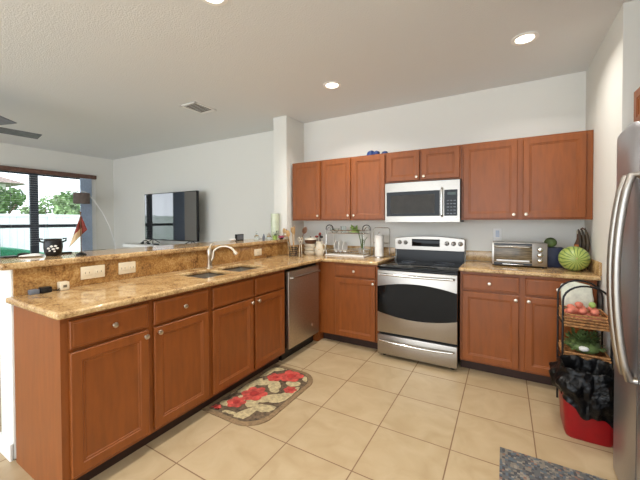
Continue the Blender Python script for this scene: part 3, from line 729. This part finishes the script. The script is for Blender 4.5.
# utensil caddy
c = Vector((-1.17, -.56, Z0))
t = thing('utensil_caddy', 'dark wire utensil caddy in the corner of the counter', 'utensil holder', tuple(c))
b = B()
for z in (.003, .03, .055, .08, .105):
    b.tube([c+Vector((.05*math.cos(a), .05*math.sin(a), z)) for a in [2*PI*k/24 for k in range(24)]], .0035, 6, closed=True)
for k in range(12): a = 2*PI*k/12; b.tube([c+Vector((.05*math.cos(a), .05*math.sin(a), .003)), c+Vector((.05*math.cos(a), .05*math.sin(a), .105))], .002, 5)
b.build('wire_basket', 'black', t)
B().cyl(c+Vector((0, 0, .001)), c+Vector((0, 0, .004)), .047).build('bottom', 'black', t)
ut = [('wooden_spoon', 'lwood', (-.025, -.01), (-.07, -.05, .27), 'light wooden spoon leaning left out of the wire caddy', (.022, .008, .03)),
      ('wooden_spoon', 'lwood', (-.005, .02), (-.02, .01, .285), 'light wooden spoon standing upright in the wire caddy', (.02, .008, .028)),
      ('spatula', 'lwood', (.02, -.02), (.03, -.03, .27), 'flat pale wooden spatula in the front of the wire caddy', (.02, .003, .04)),
      ('serving_spoon', 'brown', (.02, .015), (.09, .07, .28), 'dark serving spoon leaning right out of the wire caddy', (.026, .01, .032)),
      ('wooden_fork', 'lwood', (.0, -.03), (.0, -.09, .25), 'light wooden fork leaning towards the sink from the wire caddy', (.018, .006, .03)),
      ('slotted_turner', 'black', (-.03, .01), (-.10, .03, .26), 'black slotted turner leaning towards the pillar in the wire caddy', (.026, .004, .034)),
      ('ladle', 'nickel', (-.02, -.028), (-.04, -.075, .245), 'metal ladle leaning forward in the wire caddy', (.024, .016, .02))]
for nm, m, (ax, ay), (bx, by, bz), lb, hd in ut:
    p0 = c+Vector((ax, ay, .006)); p1 = c+Vector((bx*1.15, by*1.15, bz*1.12-.03)); o = thing(nm, lb, 'utensil', tuple(p0), 0, 'utensils in the wire caddy')
    B().tube([p0, p1], .005, 7).build('shaft', m, o)
    hd = tuple(v*1.45 for v in hd); rot = (p1-p0).to_track_quat('Z', 'Y').to_matrix() @ Matrix.Rotation(.8, 3, 'Z')
    B().ball(p1+(p1-p0).normalized()*hd[2]*.8, hd, 2, rot=rot).build('head', m, o)
# pale handles leaning
c2 = Vector((-1.035, -.60, Z0))
t = thing('kitchen_scissors', 'pale handled kitchen scissors leaning on the casserole stack', 'scissors', tuple(c2))
B().tube([c2+Vector((.0, -.03, 0.002)), c2+Vector((-.05, .06, .19))], .005, 6).build('blade', 'nickel', t)
B().tube([c2+Vector((.025, -.01, 0.002)), c2+Vector((-.035, .07, .185))], .005, 6).build('blade', 'nickel', t)
for dx in (-.02, .02):
    q = c2+Vector((-.045+dx, .068, .205)); B().tube([q+Vector((.018*math.cos(a), 0, .022*math.sin(a))) for a in [2*PI*k/16 for k in range(16)]], .005, 6, closed=True).build('finger_loop', 'ceramic', t)
# stacked casseroles
c = Vector((-1.05, -.34, Z0)); z = 0
labs = ['cream ceramic bowl at the bottom of the stack in the counter corner', 'cream ceramic bowl second from the bottom of the corner stack', 'cream ceramic bowl third from the bottom of the corner stack']
for k, (r, h) in enumerate(((.088, .05), (.086, .045), (.084, .045))):
    cc = c+Vector((0, 0, z))
    b = B().lathe([(r*.75, 0), (r*.95, h*.35), (r, h*.8), (r*1.04, h*.86), (r*1.04, h), (r*.9, h)], cc, 32)
    tag(b.build('ceramic_bowl', 'ceramic'), labs[k], 'bowl', 'stacked cream bowls'); z += h+.001
cc = c+Vector((0, 0, z))
t = thing('casserole', 'lidded taupe casserole on top of the cream bowl stack', 'casserole', tuple(cc))
B().lathe([(.06, 0), (.075, .02), (.08, .05)], cc, 28).build('pot', 'brown', t)
li = B().lathe([(.083, .051), (.078, .06), (.05, .075), (.01, .08)], cc, 28).build('lid', 'ceramic', t)
B().lathe([(.008, .08), (.012, .09), (.004, .096)], cc, 14).build('lid_knob', 'brown', li)
# pitcher with red flowers
c = Vector((-.90, -.37, Z0))
t = thing('ceramic_pitcher', 'cream ceramic pitcher between the bowls and the dish rack', 'pitcher', tuple(c))
B().lathe([(.045, 0), (.055, .03), (.058, .075), (.045, .125), (.038, .15), (.045, .18), (.04, .18), (.034, .15), (.04, .1)], c, 28).build('body', 'ceramic', t)
B().tube([c+Vector((.045, .0, .145)), c+Vector((.085, .0, .13)), c+Vector((.08, .0, .07)), c+Vector((.054, .0, .05))], .008, 8).build('handle', 'ceramic', t)
b = B()
for k in range(5):
    a = k*1.26; b.ball(c+Vector((.051*math.cos(a-1.2), .051*math.sin(a-1.2), .08+.02*math.sin(k*2))), (.011, .011, .011), 1)
b.build('raised_dots', 'lwood', t)
rnd = random.Random(3)
for k, (dx, dy, h, m, lb) in enumerate(((-.035, -.01, .24, 'redcloth', 'red-topped brush leaning left in the cream pitcher'), (.0, .01, .27, 'redcloth', 'tall red-topped brush in the middle of the cream pitcher'), (.03, -.01, .235, 'black', 'black-headed brush leaning right in the cream pitcher'))):
    p0 = c+Vector((dx*.3, dy*.3, .115)); p1 = c+Vector((dx, dy, h)); o = thing('dish_brush', lb, 'brush', tuple(p0), 0, 'brushes in the cream pitcher')
    B().tube([p0, p1], .004, 6).build('shaft', 'black', o)
    B().ball(p1, (.022, .018, .02), 2, .2, k).build('brush_head', m, o)

# dish rack
t = thing('dish_rack', 'two-tier chrome wire dish rack with black arched end handles', 'dish rack', (-.58, -.22, Z0))
rx0, rx1, ry0, ry1 = -.83, -.32, -.32, -.10
b = B()
for z in (.03, .075):
    b.tube([(rx0, ry0, Z0+z), (rx1, ry0, Z0+z), (rx1, ry1, Z0+z), (rx0, ry1, Z0+z)], .004, 6, closed=True)
for k in range(17): x = rx0+(rx1-rx0)*k/16; b.tube([(x, ry0, Z0+.075), (x, ry0, Z0+.03), (x, ry1, Z0+.03), (x, ry1, Z0+.075)], .0018, 5)
b.build('lower_basket', 'chrome', t)
b = B(); zt = Z0+.28
for z in (zt, zt+.035): b.tube([(rx0, ry0+.05, z), (rx1, ry0+.05, z), (rx1, ry1, z), (rx0, ry1, z)], .0032, 6, closed=True)
for k in range(15): x = rx0+(rx1-rx0)*k/14; b.tube([(x, ry0+.05, zt+.035), (x, ry0+.05, zt), (x, ry1, zt), (x, ry1, zt+.035)], .0016, 5)
b.build('upper_basket', 'chrome', t)
for x in (rx0, rx1):
    pts = [(x, ry0, Z0)]; cy = (ry0+ry1)/2; 
    for k in range(13): a = PI-PI*k/12; pts.append((x, cy+.11*math.cos(a), Z0+.26+.10*math.sin(a)))
    pts.append((x, ry1, Z0)); B().tube(pts, .004, 8).build('side_frame', 'chrome', t)
    q = x+(.03 if x < -.5 else -.03)
    B().tube([(x-.05, cy-.02, zt+.04)]+[(x+.05*math.cos(a), cy-.02, zt+.06+.045*math.sin(a)) for a in [PI-PI*k/10 for k in range(11)]]+[(x+.05, cy-.02, zt+.04)], .006, 8).build('black_handle', 'black', t)
B().box(rx0-.02, rx1+.0, ry0-.005, ry1, Z0, Z0+.012, .004).build('drip_tray', 'paper', t)
for k, (x, r) in enumerate(((-.76, .075), (-.70, .075), (-.64, .07))):
    b = B().lathe([(r*.1, 0), (r*.6, .002), (r, .014), (r*.98, .018), (r*.55, .006)], (x, -.2, Z0+.035+r), 28, 'x')
    tag(b.build('dinner_plate', 'paper'), ['white plate at the left end of the lower dish rack', 'middle white plate in the lower dish rack', 'white plate nearest the rack centre, lower basket'][k], 'plate', 'plates in the dish rack')
tag(B().lathe([(.03, 0), (.05, .02), (.065, .06), (.062, .06), (.045, .02)], (-.775, -.19, zt+.003), 28).build('white_bowl', 'glass'), 'clear blue-tinted bowl on the upper left of the dish rack', 'bowl')
tag(B().lathe([(.03, .085), (.032, .0), (.036, .0), (.036, .085)], (-.655, -.18, zt+.003), 20).build('drinking_glass', 'glass'), 'upturned drinking glass on the upper dish rack', 'glass')
def leaves(c, n, r, sz, seed, b, up=.4):
    rnd = random.Random(seed)
    for k in range(n):
        a = rnd.uniform(0, 6.28); d = Vector((math.cos(a), math.sin(a), rnd.uniform(-.1, 1)*up)).normalized(); p = Vector(c)+Vector((d.x*r[0], d.y*r[1], abs(d.z)*r[2]))*rnd.uniform(.3, 1)
        q = Vector((-math.sin(a), math.cos(a), rnd.uniform(-.5, .5))).normalized(); s_ = sz*rnd.uniform(.6, 1.2); nn = d.cross(q)*s_*.25
        m0 = b.bm.verts.new(p-d*s_); m1 = b.bm.verts.new(p+nn); m2 = b.bm.verts.new(p+d*s_); l = b.bm.verts.new(p+q*s_*.6); rr = b.bm.verts.new(p-q*s_*.6)
        b.bm.faces.new((m0, l, m1)); b.bm.faces.new((l, m2, m1)); b.bm.faces.new((m0, m1, rr)); b.bm.faces.new((m1, m2, rr))
b = B(); b.ball((-.50, -.2, zt+.03), (.04, .04, .025), 2, .2); leaves((-.50, -.2, zt+.012), 60, (.065, .05, .10), .028, 4, b, 1.5)
tag(b.build('lettuce', 'lgreen'), 'light green lettuce on the upper tier of the dish rack', 'lettuce')
b = B()
for k, (dx, dy) in enumerate(((-.02, 0), (.0, .015), (.02, -.005), (.035, .01), (.01, -.015))):
    b.tube([(-.38+dx*.3, -.22+dy, Z0+.085), (-.385+dx, -.22+dy, Z0+.20), (-.395+dx*2.2, -.225+dy*2, Z0+.33-.03*k)], [.007, .006, .003], 6)
tag(b.build('spring_onions', 'green'), 'green leek tops standing at the right end of the dish rack', 'leek')
t = thing('cutlery_cup', 'wire cutlery cup at the front right of the dish rack', 'cup', (-.39, -.23, Z0+.033))
b = B()
for z in (.036, .06, .10): b.tube([(-.38+.038*math.cos(a), -.22+.038*math.sin(a), Z0+z) for a in [2*PI*k/20 for k in range(20)]], .0022, 5, closed=True)
for k in range(10): a = 2*PI*k/10; b.tube([(-.38+.038*math.cos(a), -.22+.038*math.sin(a), Z0+.034), (-.38+.038*math.cos(a), -.22+.038*math.sin(a), Z0+.10)], .0018, 5)
b.build('wire_cup', 'chrome', t)
t = thing('wire_shelf', 'thin chrome wire stand behind the paper towel roll', 'stand', (-.19, -.07, Z0))
b = B(); b.tube([(-.30, -.05, Z0), (-.30, -.05, Z0+.33), (-.28, -.05, Z0+.35), (-.11, -.05, Z0+.35), (-.09, -.05, Z0+.33), (-.09, -.05, Z0)], .004, 6)
b.tube([(-.30, -.05, Z0+.16), (-.09, -.05, Z0+.16)], .003, 6).tube([(-.30, -.05, Z0+.02), (-.30, -.12, Z0+.004), (-.09, -.12, Z0+.004), (-.09, -.05, Z0+.02)], .003, 6)
b.build('wire_frame', 'chrome', t)
c = Vector((-.17, -.20, Z0))
t = thing('paper_towel_holder', 'upright paper towel roll on a holder left of the stove', 'paper towels', tuple(c))
B().lathe([(.06, 0), (.06, .006), (.008, .01)], c, 28).cyl(c+Vector((0, 0, .008)), c+Vector((0, 0, .285)), .006).ball(c+Vector((0, 0, .29)), .011, 2).build('holder', 'chrome', t)
B().lathe([(.02, .012), (.052, .012), (.053, .262), (.02, .262)], c, 36).build('roll', 'paper', t)

# ------------------------------------------------------------ right counter
t = thing('toaster_oven', 'stainless toaster oven with glass door on the right counter', 'toaster oven', (1.25, -.22, Z0))
ax0, ax1, ay, az0, az1 = 1.025, 1.465, -.36, Z0+.014, Z0+.225
B().box(ax0, ax1, ay+.012, -.09, az0, az1, .008).build('shell', 'steel', t)
for x in (ax0+.03, ax1-.03):
    for y in (ay+.03, -.11): B().cyl((x, y, Z0), (x, y, az0+.001), .012).build('foot', 'black', t)
f = B().box(ax0, ax1, ay, ay+.0115, az0, az1, .003).build('front_frame', 'steel', t)
B().box(ax0+.018, ax1-.115, ay-.003, ay-.0005, az0+.028, az1-.028, .001).build('door_glass', mat('toaster glass', (98, 86, 66), .2, noise=.3, nscale=12, stretch=(1, 1, 6)), f)
B().box(ax0+.018, ax1-.115, ay-.003, ay-.0005, az1-.025, az1-.006).build('top_band', 'black', f)
B().box(ax0+.018, ax1-.115, ay-.003, ay-.0005, az0+.003, az0+.022).build('crumb_slot', 'black', f)
B().tube([(ax0+.03, ay, az1-.04), (ax0+.04, ay-.025, az1-.038), ((ax0+ax1-.1)/2, ay-.03, az1-.034), (ax1-.14, ay-.025, az1-.038), (ax1-.13, ay, az1-.04)], .008, 8).build('handle', 'chrome', f)
B().box(ax0+.04, ax1-.135, ay-.0045, ay-.0032, az0+.035, az0+.05).build('lower_rail', 'steel', f)
B().box(ax0+.09, ax1-.18, ay-.008, ay-.0032, az0+.004, az0+.012, .002).build('tray_handle', 'chrome', f)
for z in (.055, .105, .155):
    k = B().lathe([(.021, 0), (.021, -.003), (.016, -.006), (.015, -.02), (.011, -.022)], (ax1-.055, ay-.0005, az0+z-.0), 18, 'y').build('knob', 'chrome', f)
    B().tube([(ax1-.055+.022*math.cos(a), ay-.001, az0+z+.022*math.sin(a)) for a in [2*PI*q/20 for q in range(20)]], .002, 4, closed=True).build('dial_ring', 'black', k)
# watermelon
def melon_mat():
    m = bpy.data.materials.new('watermelon rind'); m.use_nodes = True; nt = m.node_tree; b = nt.nodes['Principled BSDF']
    tc = nt.nodes.new('ShaderNodeTexCoord'); n = nt.nodes.new('ShaderNodeTexNoise'); n.inputs['Scale'].default_value = 14; n.inputs['Detail'].default_value = 5
    sp = nt.nodes.new('ShaderNodeSeparateXYZ'); nt.links.new(tc.outputs['Object'], sp.inputs[0]); nt.links.new(tc.outputs['Object'], n.inputs['Vector'])
    at = nt.nodes.new('ShaderNodeMath'); at.operation = 'ARCTAN2'; nt.links.new(sp.outputs['X'], at.inputs[0]); nt.links.new(sp.outputs['Z'], at.inputs[1])
    ml = nt.nodes.new('ShaderNodeMath'); ml.operation = 'MULTIPLY_ADD'; ml.inputs[1].default_value = 18; nt.links.new(at.outputs[0], ml.inputs[0])
    nn = nt.nodes.new('ShaderNodeMath'); nn.operation = 'MULTIPLY'; nn.inputs[1].default_value = 9; nt.links.new(n.outputs['Fac'], nn.inputs[0]); nt.links.new(nn.outputs[0], ml.inputs[2])
    sn = nt.nodes.new('ShaderNodeMath'); sn.operation = 'SINE'; nt.links.new(ml.outputs[0], sn.inputs[0])
    r = nt.nodes.new('ShaderNodeValToRGB'); r.color_ramp.elements[0].position = .25; r.color_ramp.elements[0].color = lin((164, 178, 96)); r.color_ramp.elements[1].position = .95; r.color_ramp.elements[1].color = lin((84, 118, 52))
    nt.links.new(sn.outputs[0], r.inputs[0]); nt.links.new(r.outputs[0], b.inputs['Base Color']); b.inputs['Roughness'].default_value = .35
    return m
MT['melon'] = melon_mat()
c = Vector((1.648, -.40, Z0+.106))
t = thing('watermelon', 'round striped green watermelon on the right counter', 'watermelon', tuple(c))
B().ball(c, (.110, .110, .106), 4).build('rind', 'melon', t)
B().tube([c+Vector((0, -.108, .01)), c+Vector((.004, -.118, .014))], .004, 6).build('stem', 'lwood', t)
tag(B().box(1.475, 1.60, -.25, -.10, Z0, Z0+.182, .004).build('storage_box', 'navy'), 'dark navy box behind the watermelon and toaster oven', 'box')
b = B().ball((1.502, -.20, Z0+.183+.046), (.050, .045, .046), 3, .08, 3)
tag(b.build('mango', 'green'), 'round green mango on the dark box behind the toaster oven', 'fruit')
c = Vector((1.715, -.16, Z0))
t = thing('sauce_bottle', 'brown sauce bottle with an orange label in the corner by the right wall', 'bottle', tuple(c))
B().lathe([(.03, 0), (.032, .01), (.032, .21), (.014, .26), (.013, .31)], c, 20).build('bottle', 'brown', t)
B().lathe([(.0325, .16), (.0325, .215)], c, 20, cap=False).build('label', mat('orange label', (206, 128, 66), .6, noise=.2), t)
B().lathe([(.016, .311), (.016, .34), (.01, .342)], c, 16).build('cap', 'ceramic', t)
t = thing('banana_bunch', 'dark overripe bananas hanging by the bottle in the corner', 'bananas', (1.74, -.26, Z0))
for k in range(3):
    pts = []; 
    for i in range(9):
        u = i/8; pts.append((1.742-.020*k+.018*math.sin(PI*u), -.285+.030*k-.02*u, Z0+.355-.24*u))
    B().tube(pts, [.005, .010, .0125, .013, .013, .013, .0125, .010, .005], 8).build('banana', mat('dark banana %d' % k, (56, 44, 28), .5, noise=.35), t)
B().tube([(1.738, -.285, Z0+.353), (1.725, -.27, Z0+.366), (1.716, -.245, Z0+.353)], .006, 6).build('stem', 'brown', t)
B().tube([(1.70, -.27, Z0+.004), (1.758, -.30, Z0+.004), (1.758, -.30, Z0+.2), (1.74, -.285, Z0+.37)], .004, 6).build('hook_stand', 'black', t)
# on top of the wall cabinets
zt = ZU1 + .001
b = B().lathe([(.05, 0), (.055, .03), (.045, .06), (.02, .075)], (-.27, -.2, zt), 20); b.ball((-.20, -.22, zt+.03), (.05, .04, .03), 2, .25, 1)
tag(b.build('blue_hat', 'blue'), 'rounded blue cap lying on top of the wall cabinets', 'cap')
b = B().lathe([(.04, 0), (.045, .02), (.03, .045), (.01, .05)], (-.10, -.2, zt), 20)
tag(b.build('blue_bowl', 'blue'), 'small blue bowl upside down right of the blue cap', 'bowl')

# ------------------------------------------------------------ vegetable cart, bin, rugs
t = thing('basket_cart', 'black wire cart holding two wicker baskets between counter and refrigerator', 'basket cart', (1.63, -.86, 0))
cx0, cx1 = 1.500, 1.770
for nm, y in (('front_arch', -.985), ('rear_arch', -.735)):
    pts = [(cx0, y, 0), (cx0, y, .5)]
    for k in range(13): a = PI-PI*k/12; pts.append(((cx0+cx1)/2+(cx1-cx0)/2*math.cos(a), y, .83+.115*math.sin(a)))
    pts += [(cx1, y, .5), (cx1, y, 0)]
    B().tube(pts, .007, 8).build(nm, 'black', t)
b = B()
for z in (.14, .40, .66):
    for x in (cx0, cx1): b.tube([(x, -.985, z), (x, -.735, z)], .004, 6)
b.build('side_rails', 'black', t)
def basket(z, h, label):
    b = B(); x0, x1, y0, y1 = cx0+.012, cx1-.012, -.995, -.745
    for k in range(int(h/.02)):
        zz = z+.01+k*.02; o_ = .003*(k % 2)
        b.tube([(x0-o_, y0-o_, zz), (x1+o_, y0-o_, zz), (x1+o_, y1+o_, zz), (x0-o_, y1+o_, zz)], .0085, 6, closed=True)
    b.box(x0+.004, x1-.004, y0+.004, y1-.004, z, z+.008)
    o = thing('wicker_basket', label, 'basket', (1.63, -.86, z), 0, 'wicker baskets in the cart'); b.build('weave', 'wicker', o)
    return o
basket(.645, .10, 'upper wicker basket of pink potatoes in the black cart'); basket(.41, .07, 'lower wicker basket of green vegetables in the black cart')
basket(.145, .08, 'bottom wicker basket of the cart hidden behind the red bin')
rnd = random.Random(12); n = 0
spots = [(x, y, .70) for x in (1.545, 1.60, 1.655, 1.71) for y in (-.955, -.90, -.845, -.79)] + [(x, y, .745) for x in (1.57, 1.63, 1.69) for y in (-.93, -.875, -.82)] + [(1.60, -.90, .785), (1.55, -.955, .745)]
where = 'pink-skinned potato in the heap in the upper wicker basket'
pr = None
for k, (x, y, z) in enumerate(spots):
    if pr is None:
        pr = B().ball((0, 0, 0), (.0275, .025, .022), 2, .08, 3).build('potato', 'potato'); o = pr
    else: o = pr.copy(); C.objects.link(o)
    o.location = (x+rnd.uniform(-.004, .004), y+rnd.uniform(-.004, .004), z-.012); o.rotation_euler = (rnd.uniform(-.2, .2), rnd.uniform(-.2, .2), rnd.uniform(0, 3)); tag(o, where, 'potato', 'potatoes in the upper basket')
b = B(); b.ball((1.635, -.87, .485), (.10, .095, .055), 3, .2, 2); leaves((1.635, -.88, .48), 420, (.12, .115, .16), .018, 9, b, 1.6)
tag(b.build('leafy_greens', 'green'), 'heap of dark leafy greens in the lower wicker basket', 'greens')
tag(B().ball((1.625, -.965, .494), (.032, .024, .018), 2, .15, 5).build('garlic_bulb', 'paper'), 'white garlic bulb in front of the greens in the lower basket', 'garlic')
tag(B().ball((1.68, -.90, .80), (.022, .024, .022), 2).build('lime', 'lgreen'), 'yellow-green lime on top of the potatoes', 'lime')
b = B(); n = 12
pts = [(1.53, .68), (1.71, .68), (1.725, .80), (1.71, .905), (1.60, .93), (1.52, .90)]
b.poly(pts, -.722, -.668, 'y')
o = b.build('grocery_bag', 'wbag', bevel=.015); tag(o, 'white and pale green grocery bag hanging behind the potatoes', 'bag')
# red bin and bag
t = thing('trash_bin', 'bright red plastic trash bin on the floor beside the refrigerator', 'bin', (1.59, -1.16, 0))
def rr(x0, x1, y0, y1, r, z, n=5):
    out = []
    for cx, cy, a0 in ((x1-r, y1-r, 0), (x0+r, y1-r, PI/2), (x0+r, y0+r, PI), (x1-r, y0+r, 1.5*PI)):
        for k in range(n+1): a = a0+PI/2*k/n; out.append((cx+r*math.cos(a), cy+r*math.sin(a), z))
    return out
bx0, bx1, by0, by1 = 1.478, 1.735, -1.285, -1.035
b = B(); b.rings([rr(bx0+.01, bx1-.01, by0+.01, by1-.01, .04, 0.001), rr(bx0, bx1, by0, by1, .045, .03), rr(bx0-.015, bx1+.015, by0-.012, by1+.012, .05, .375), rr(bx0-.005, bx1+.005, by0-.002, by1+.002, .045, .375), rr(bx0+.015, bx1-.015, by0+.015, by1-.015, .03, .1)])
b.build('bucket', 'red', t)
b = B(); N = 72; rnd = random.Random(4); rows = []
NV = 26
cx, cy = (bx0+bx1)/2, (by0+by1)/2
ph = [rnd.uniform(0, 6.28) for _ in range(8)]
for j in range(NV+1):
    v = j/NV; row = []
    for i in range(N):
        a = 2*PI*i/N; ca, sa = math.cos(a), math.sin(a)
        hem = .20 - .07*ca + .03*sa + .018*math.sin(5*a+ph[0])
        sup = (abs(ca)**4+abs(sa)**4)**(-.25)
        if v < .22:      # inside going up
            u = v/.22; r = .118+.025*u; z = .34+.10*u
        elif v < .36:
            u = (v-.22)/.14; r = .143+.022*u+.006*math.sin(PI*u); z = .44+.018*math.sin(PI*u)-.02*u
        else:
            u = (v-.36)/.64; r = .160 + .016*math.sin(PI*min(1, u*1.15))+.004*u; z = .42+(hem-.42)*u
        f = .5+.5*min(1, max(0, (v-.2)*3))
        wob = .007*math.sin(7*a+ph[1]+v*5)+.006*math.sin(13*a+ph[2]-v*9)+.004*math.sin(23*a+ph[3]+v*14)+.006*math.sin(4*a+v*16+ph[4])
        if ca < -.3 and v > .36: wob += .035*math.sin(PI*min(1, (v-.36)/.5))*(-ca)
        r2 = r*(.93*sup) + f*wob
        row.append(b.bm.verts.new((cx+r2*ca*.98, cy+r2*sa, z+f*(.012*math.sin(6*a+ph[5])+.008*math.sin(11*a+ph[6]+v*7)))))
    rows.append(row)
for j in range(NV):
    for i in range(N): b.bm.faces.new((rows[j][i], rows[j][(i+1) % N], rows[j+1][(i+1) % N], rows[j+1][i]))
b.bm.faces.new(rows[0])
o = b.build('bin_bag', 'bag'); tag(o, 'shiny black garbage bag draped over the red bin', 'bag')

# rugs
t = None
b = B()
rx0, rx1, ry0, ry1, r = -.825, -.30, -2.262, -1.385, .19
def rug_outline(i, z):
    out = []; x0, x1, y0, y1 = rx0+i, rx1-i, ry0+i, ry1-i; q = r-i*.6
    out += [(x0, y0, z)]
    for k in range(9): a = -PI/2+PI/2*k/8; out.append((x1-q+q*math.cos(a), y0+q+q*math.sin(a), z))
    for k in range(9): a = PI/2*k/8; out.append((x1-q+q*math.cos(a), y1-q+q*math.sin(a), z))
    out.append((x0, y1, z)); return out
b.rings([rug_outline(0, .001), rug_outline(0, .007), rug_outline(.004, .009)])
b.mi = 1; b.rings([rug_outline(.035, .0088), rug_outline(.037, .0098)])
def inside(x, y, m=.04):
    if not (rx0+m < x < rx1-m and ry0+m < y < ry1-m): return False
    q = r-m*.6
    for cy_, s_ in ((ry0+m+q, -1), (ry1-m-q, 1)):
        if x > rx1-m-q and (y-cy_)*s_ > 0 and math.hypot(x-(rx1-m-q), y-cy_) > q: return False
    return True
rnd = random.Random(21)
def petal(cx, cy, L, W, a, z, mi, n=12):
    b.mi = mi; pts = []
    for k in range(n):
        th = 2*PI*k/n; u = L*math.cos(th); v = W*math.sin(th)*(1+.15*math.sin(3*th+a))
        px, py = cx+u*math.cos(a)-v*math.sin(a), cy+u*math.sin(a)+v*math.cos(a)
        it = 0
        while not inside(px, py, .04) and it < 40: px += (-.565-px)*.06; py += (-1.82-py)*.06; it += 1
        pts.append((px, py))
    lo = [b.bm.verts.new((x, y, z-.0004)) for x, y in pts]; b._m([b.bm.faces.new(lo)])
zl = .0104
for cx_, cy_, L, W, a in ((-.70, -2.10, .07, .035, .5), (-.50, -2.14, .09, .04, 1.3), (-.42, -2.02, .09, .04, .3), (-.74, -1.82, .13, .035, 1.5), (-.64, -1.68, .11, .04, 1.1), (-.56, -1.72, .07, .045, 2.2), (-.40, -1.84, .10, .045, 1.2), (-.76, -1.56, .10, .03, 1.5),
                          (-.44, -1.62, .06, .04, .2), (-.38, -1.48, .06, .035, 1.9), (-.56, -1.98, .09, .045, 1.8), (-.48, -1.90, .10, .04, .9), (-.70, -1.46, .07, .03, .8), (-.60, -2.20, .06, .025, .1), (-.36, -1.72, .07, .035, 1.5), (-.66, -2.02, .05, .03, 2.4), (-.52, -1.78, .05, .03, 2.7), (-.80, -2.0, .06, .02, 1.4)):
    zl += .00012; petal(cx_, cy_, L*1.12, W*1.2, a, zl, 2)
zf = .0130
for cx_, cy_, s_ in ((-.66, -2.07, .075), (-.62, -1.91, .105), (-.53, -1.52, .110), (-.64, -1.61, .075), (-.40, -1.72, .055), (-.74, -2.20, .04)):
    for k in range(6):
        a = k*PI/3+.4; petal(cx_+s_*.5*math.cos(a), cy_+s_*.5*math.sin(a), s_*.55, s_*.42, a, zf+.00015*k, 3)
    petal(cx_, cy_, s_*.4, s_*.36, 0, zf+.0011, 4); zf += .0002
rug = b.build('floral_rug', ['rugtan', 'rugdark', 'rugleaf', 'redleaf', mat('rug flower heart', (166, 52, 46), .95, noise=.2)])
tag(rug, 'tan-bordered kitchen rug with red flowers and rounded corners before the sink', 'rug')
def rug2_mat():
    m = bpy.data.materials.new('grey patterned rug'); m.use_nodes = True; nt = m.node_tree; bs = nt.nodes['Principled BSDF']
    tc = nt.nodes.new('ShaderNodeTexCoord'); v = nt.nodes.new('ShaderNodeTexVoronoi'); v.inputs['Scale'].default_value = 70; v.distance = 'CHEBYCHEV'; v.inputs['Randomness'].default_value = .5
    nt.links.new(tc.outputs['Object'], v.inputs['Vector']); r = nt.nodes.new('ShaderNodeValToRGB'); r.color_ramp.interpolation = 'CONSTANT'
    cols = [(0, (92, 92, 92)), (.3, (126, 118, 106)), (.5, (70, 70, 72)), (.72, (132, 98, 82)), (.78, (142, 134, 122)), (.88, (88, 98, 106))]
    el = r.color_ramp.elements; el[0].color = lin(cols[0][1]); el[1].position = cols[-1][0]; el[1].color = lin(cols[-1][1])
    for p_, c_ in cols[1:-1]: e = el.new(p_); e.color = lin(c_)
    sp = nt.nodes.new('ShaderNodeSeparateColor'); nt.links.new(v.outputs['Color'], sp.inputs[0]); nt.links.new(sp.outputs[0], r.inputs[0]); nt.links.new(r.outputs[0], bs.inputs['Base Color']); bs.inputs['Roughness'].default_value = .95
    return m
MT['rug2'] = rug2_mat()
o = B().box(1.113, 1.66, -2.6, -1.61, .0005, .008, .002).build('patterned_rug', 'rug2'); tag(o, 'grey speckled patterned rug on the tiles before the refrigerator', 'rug')
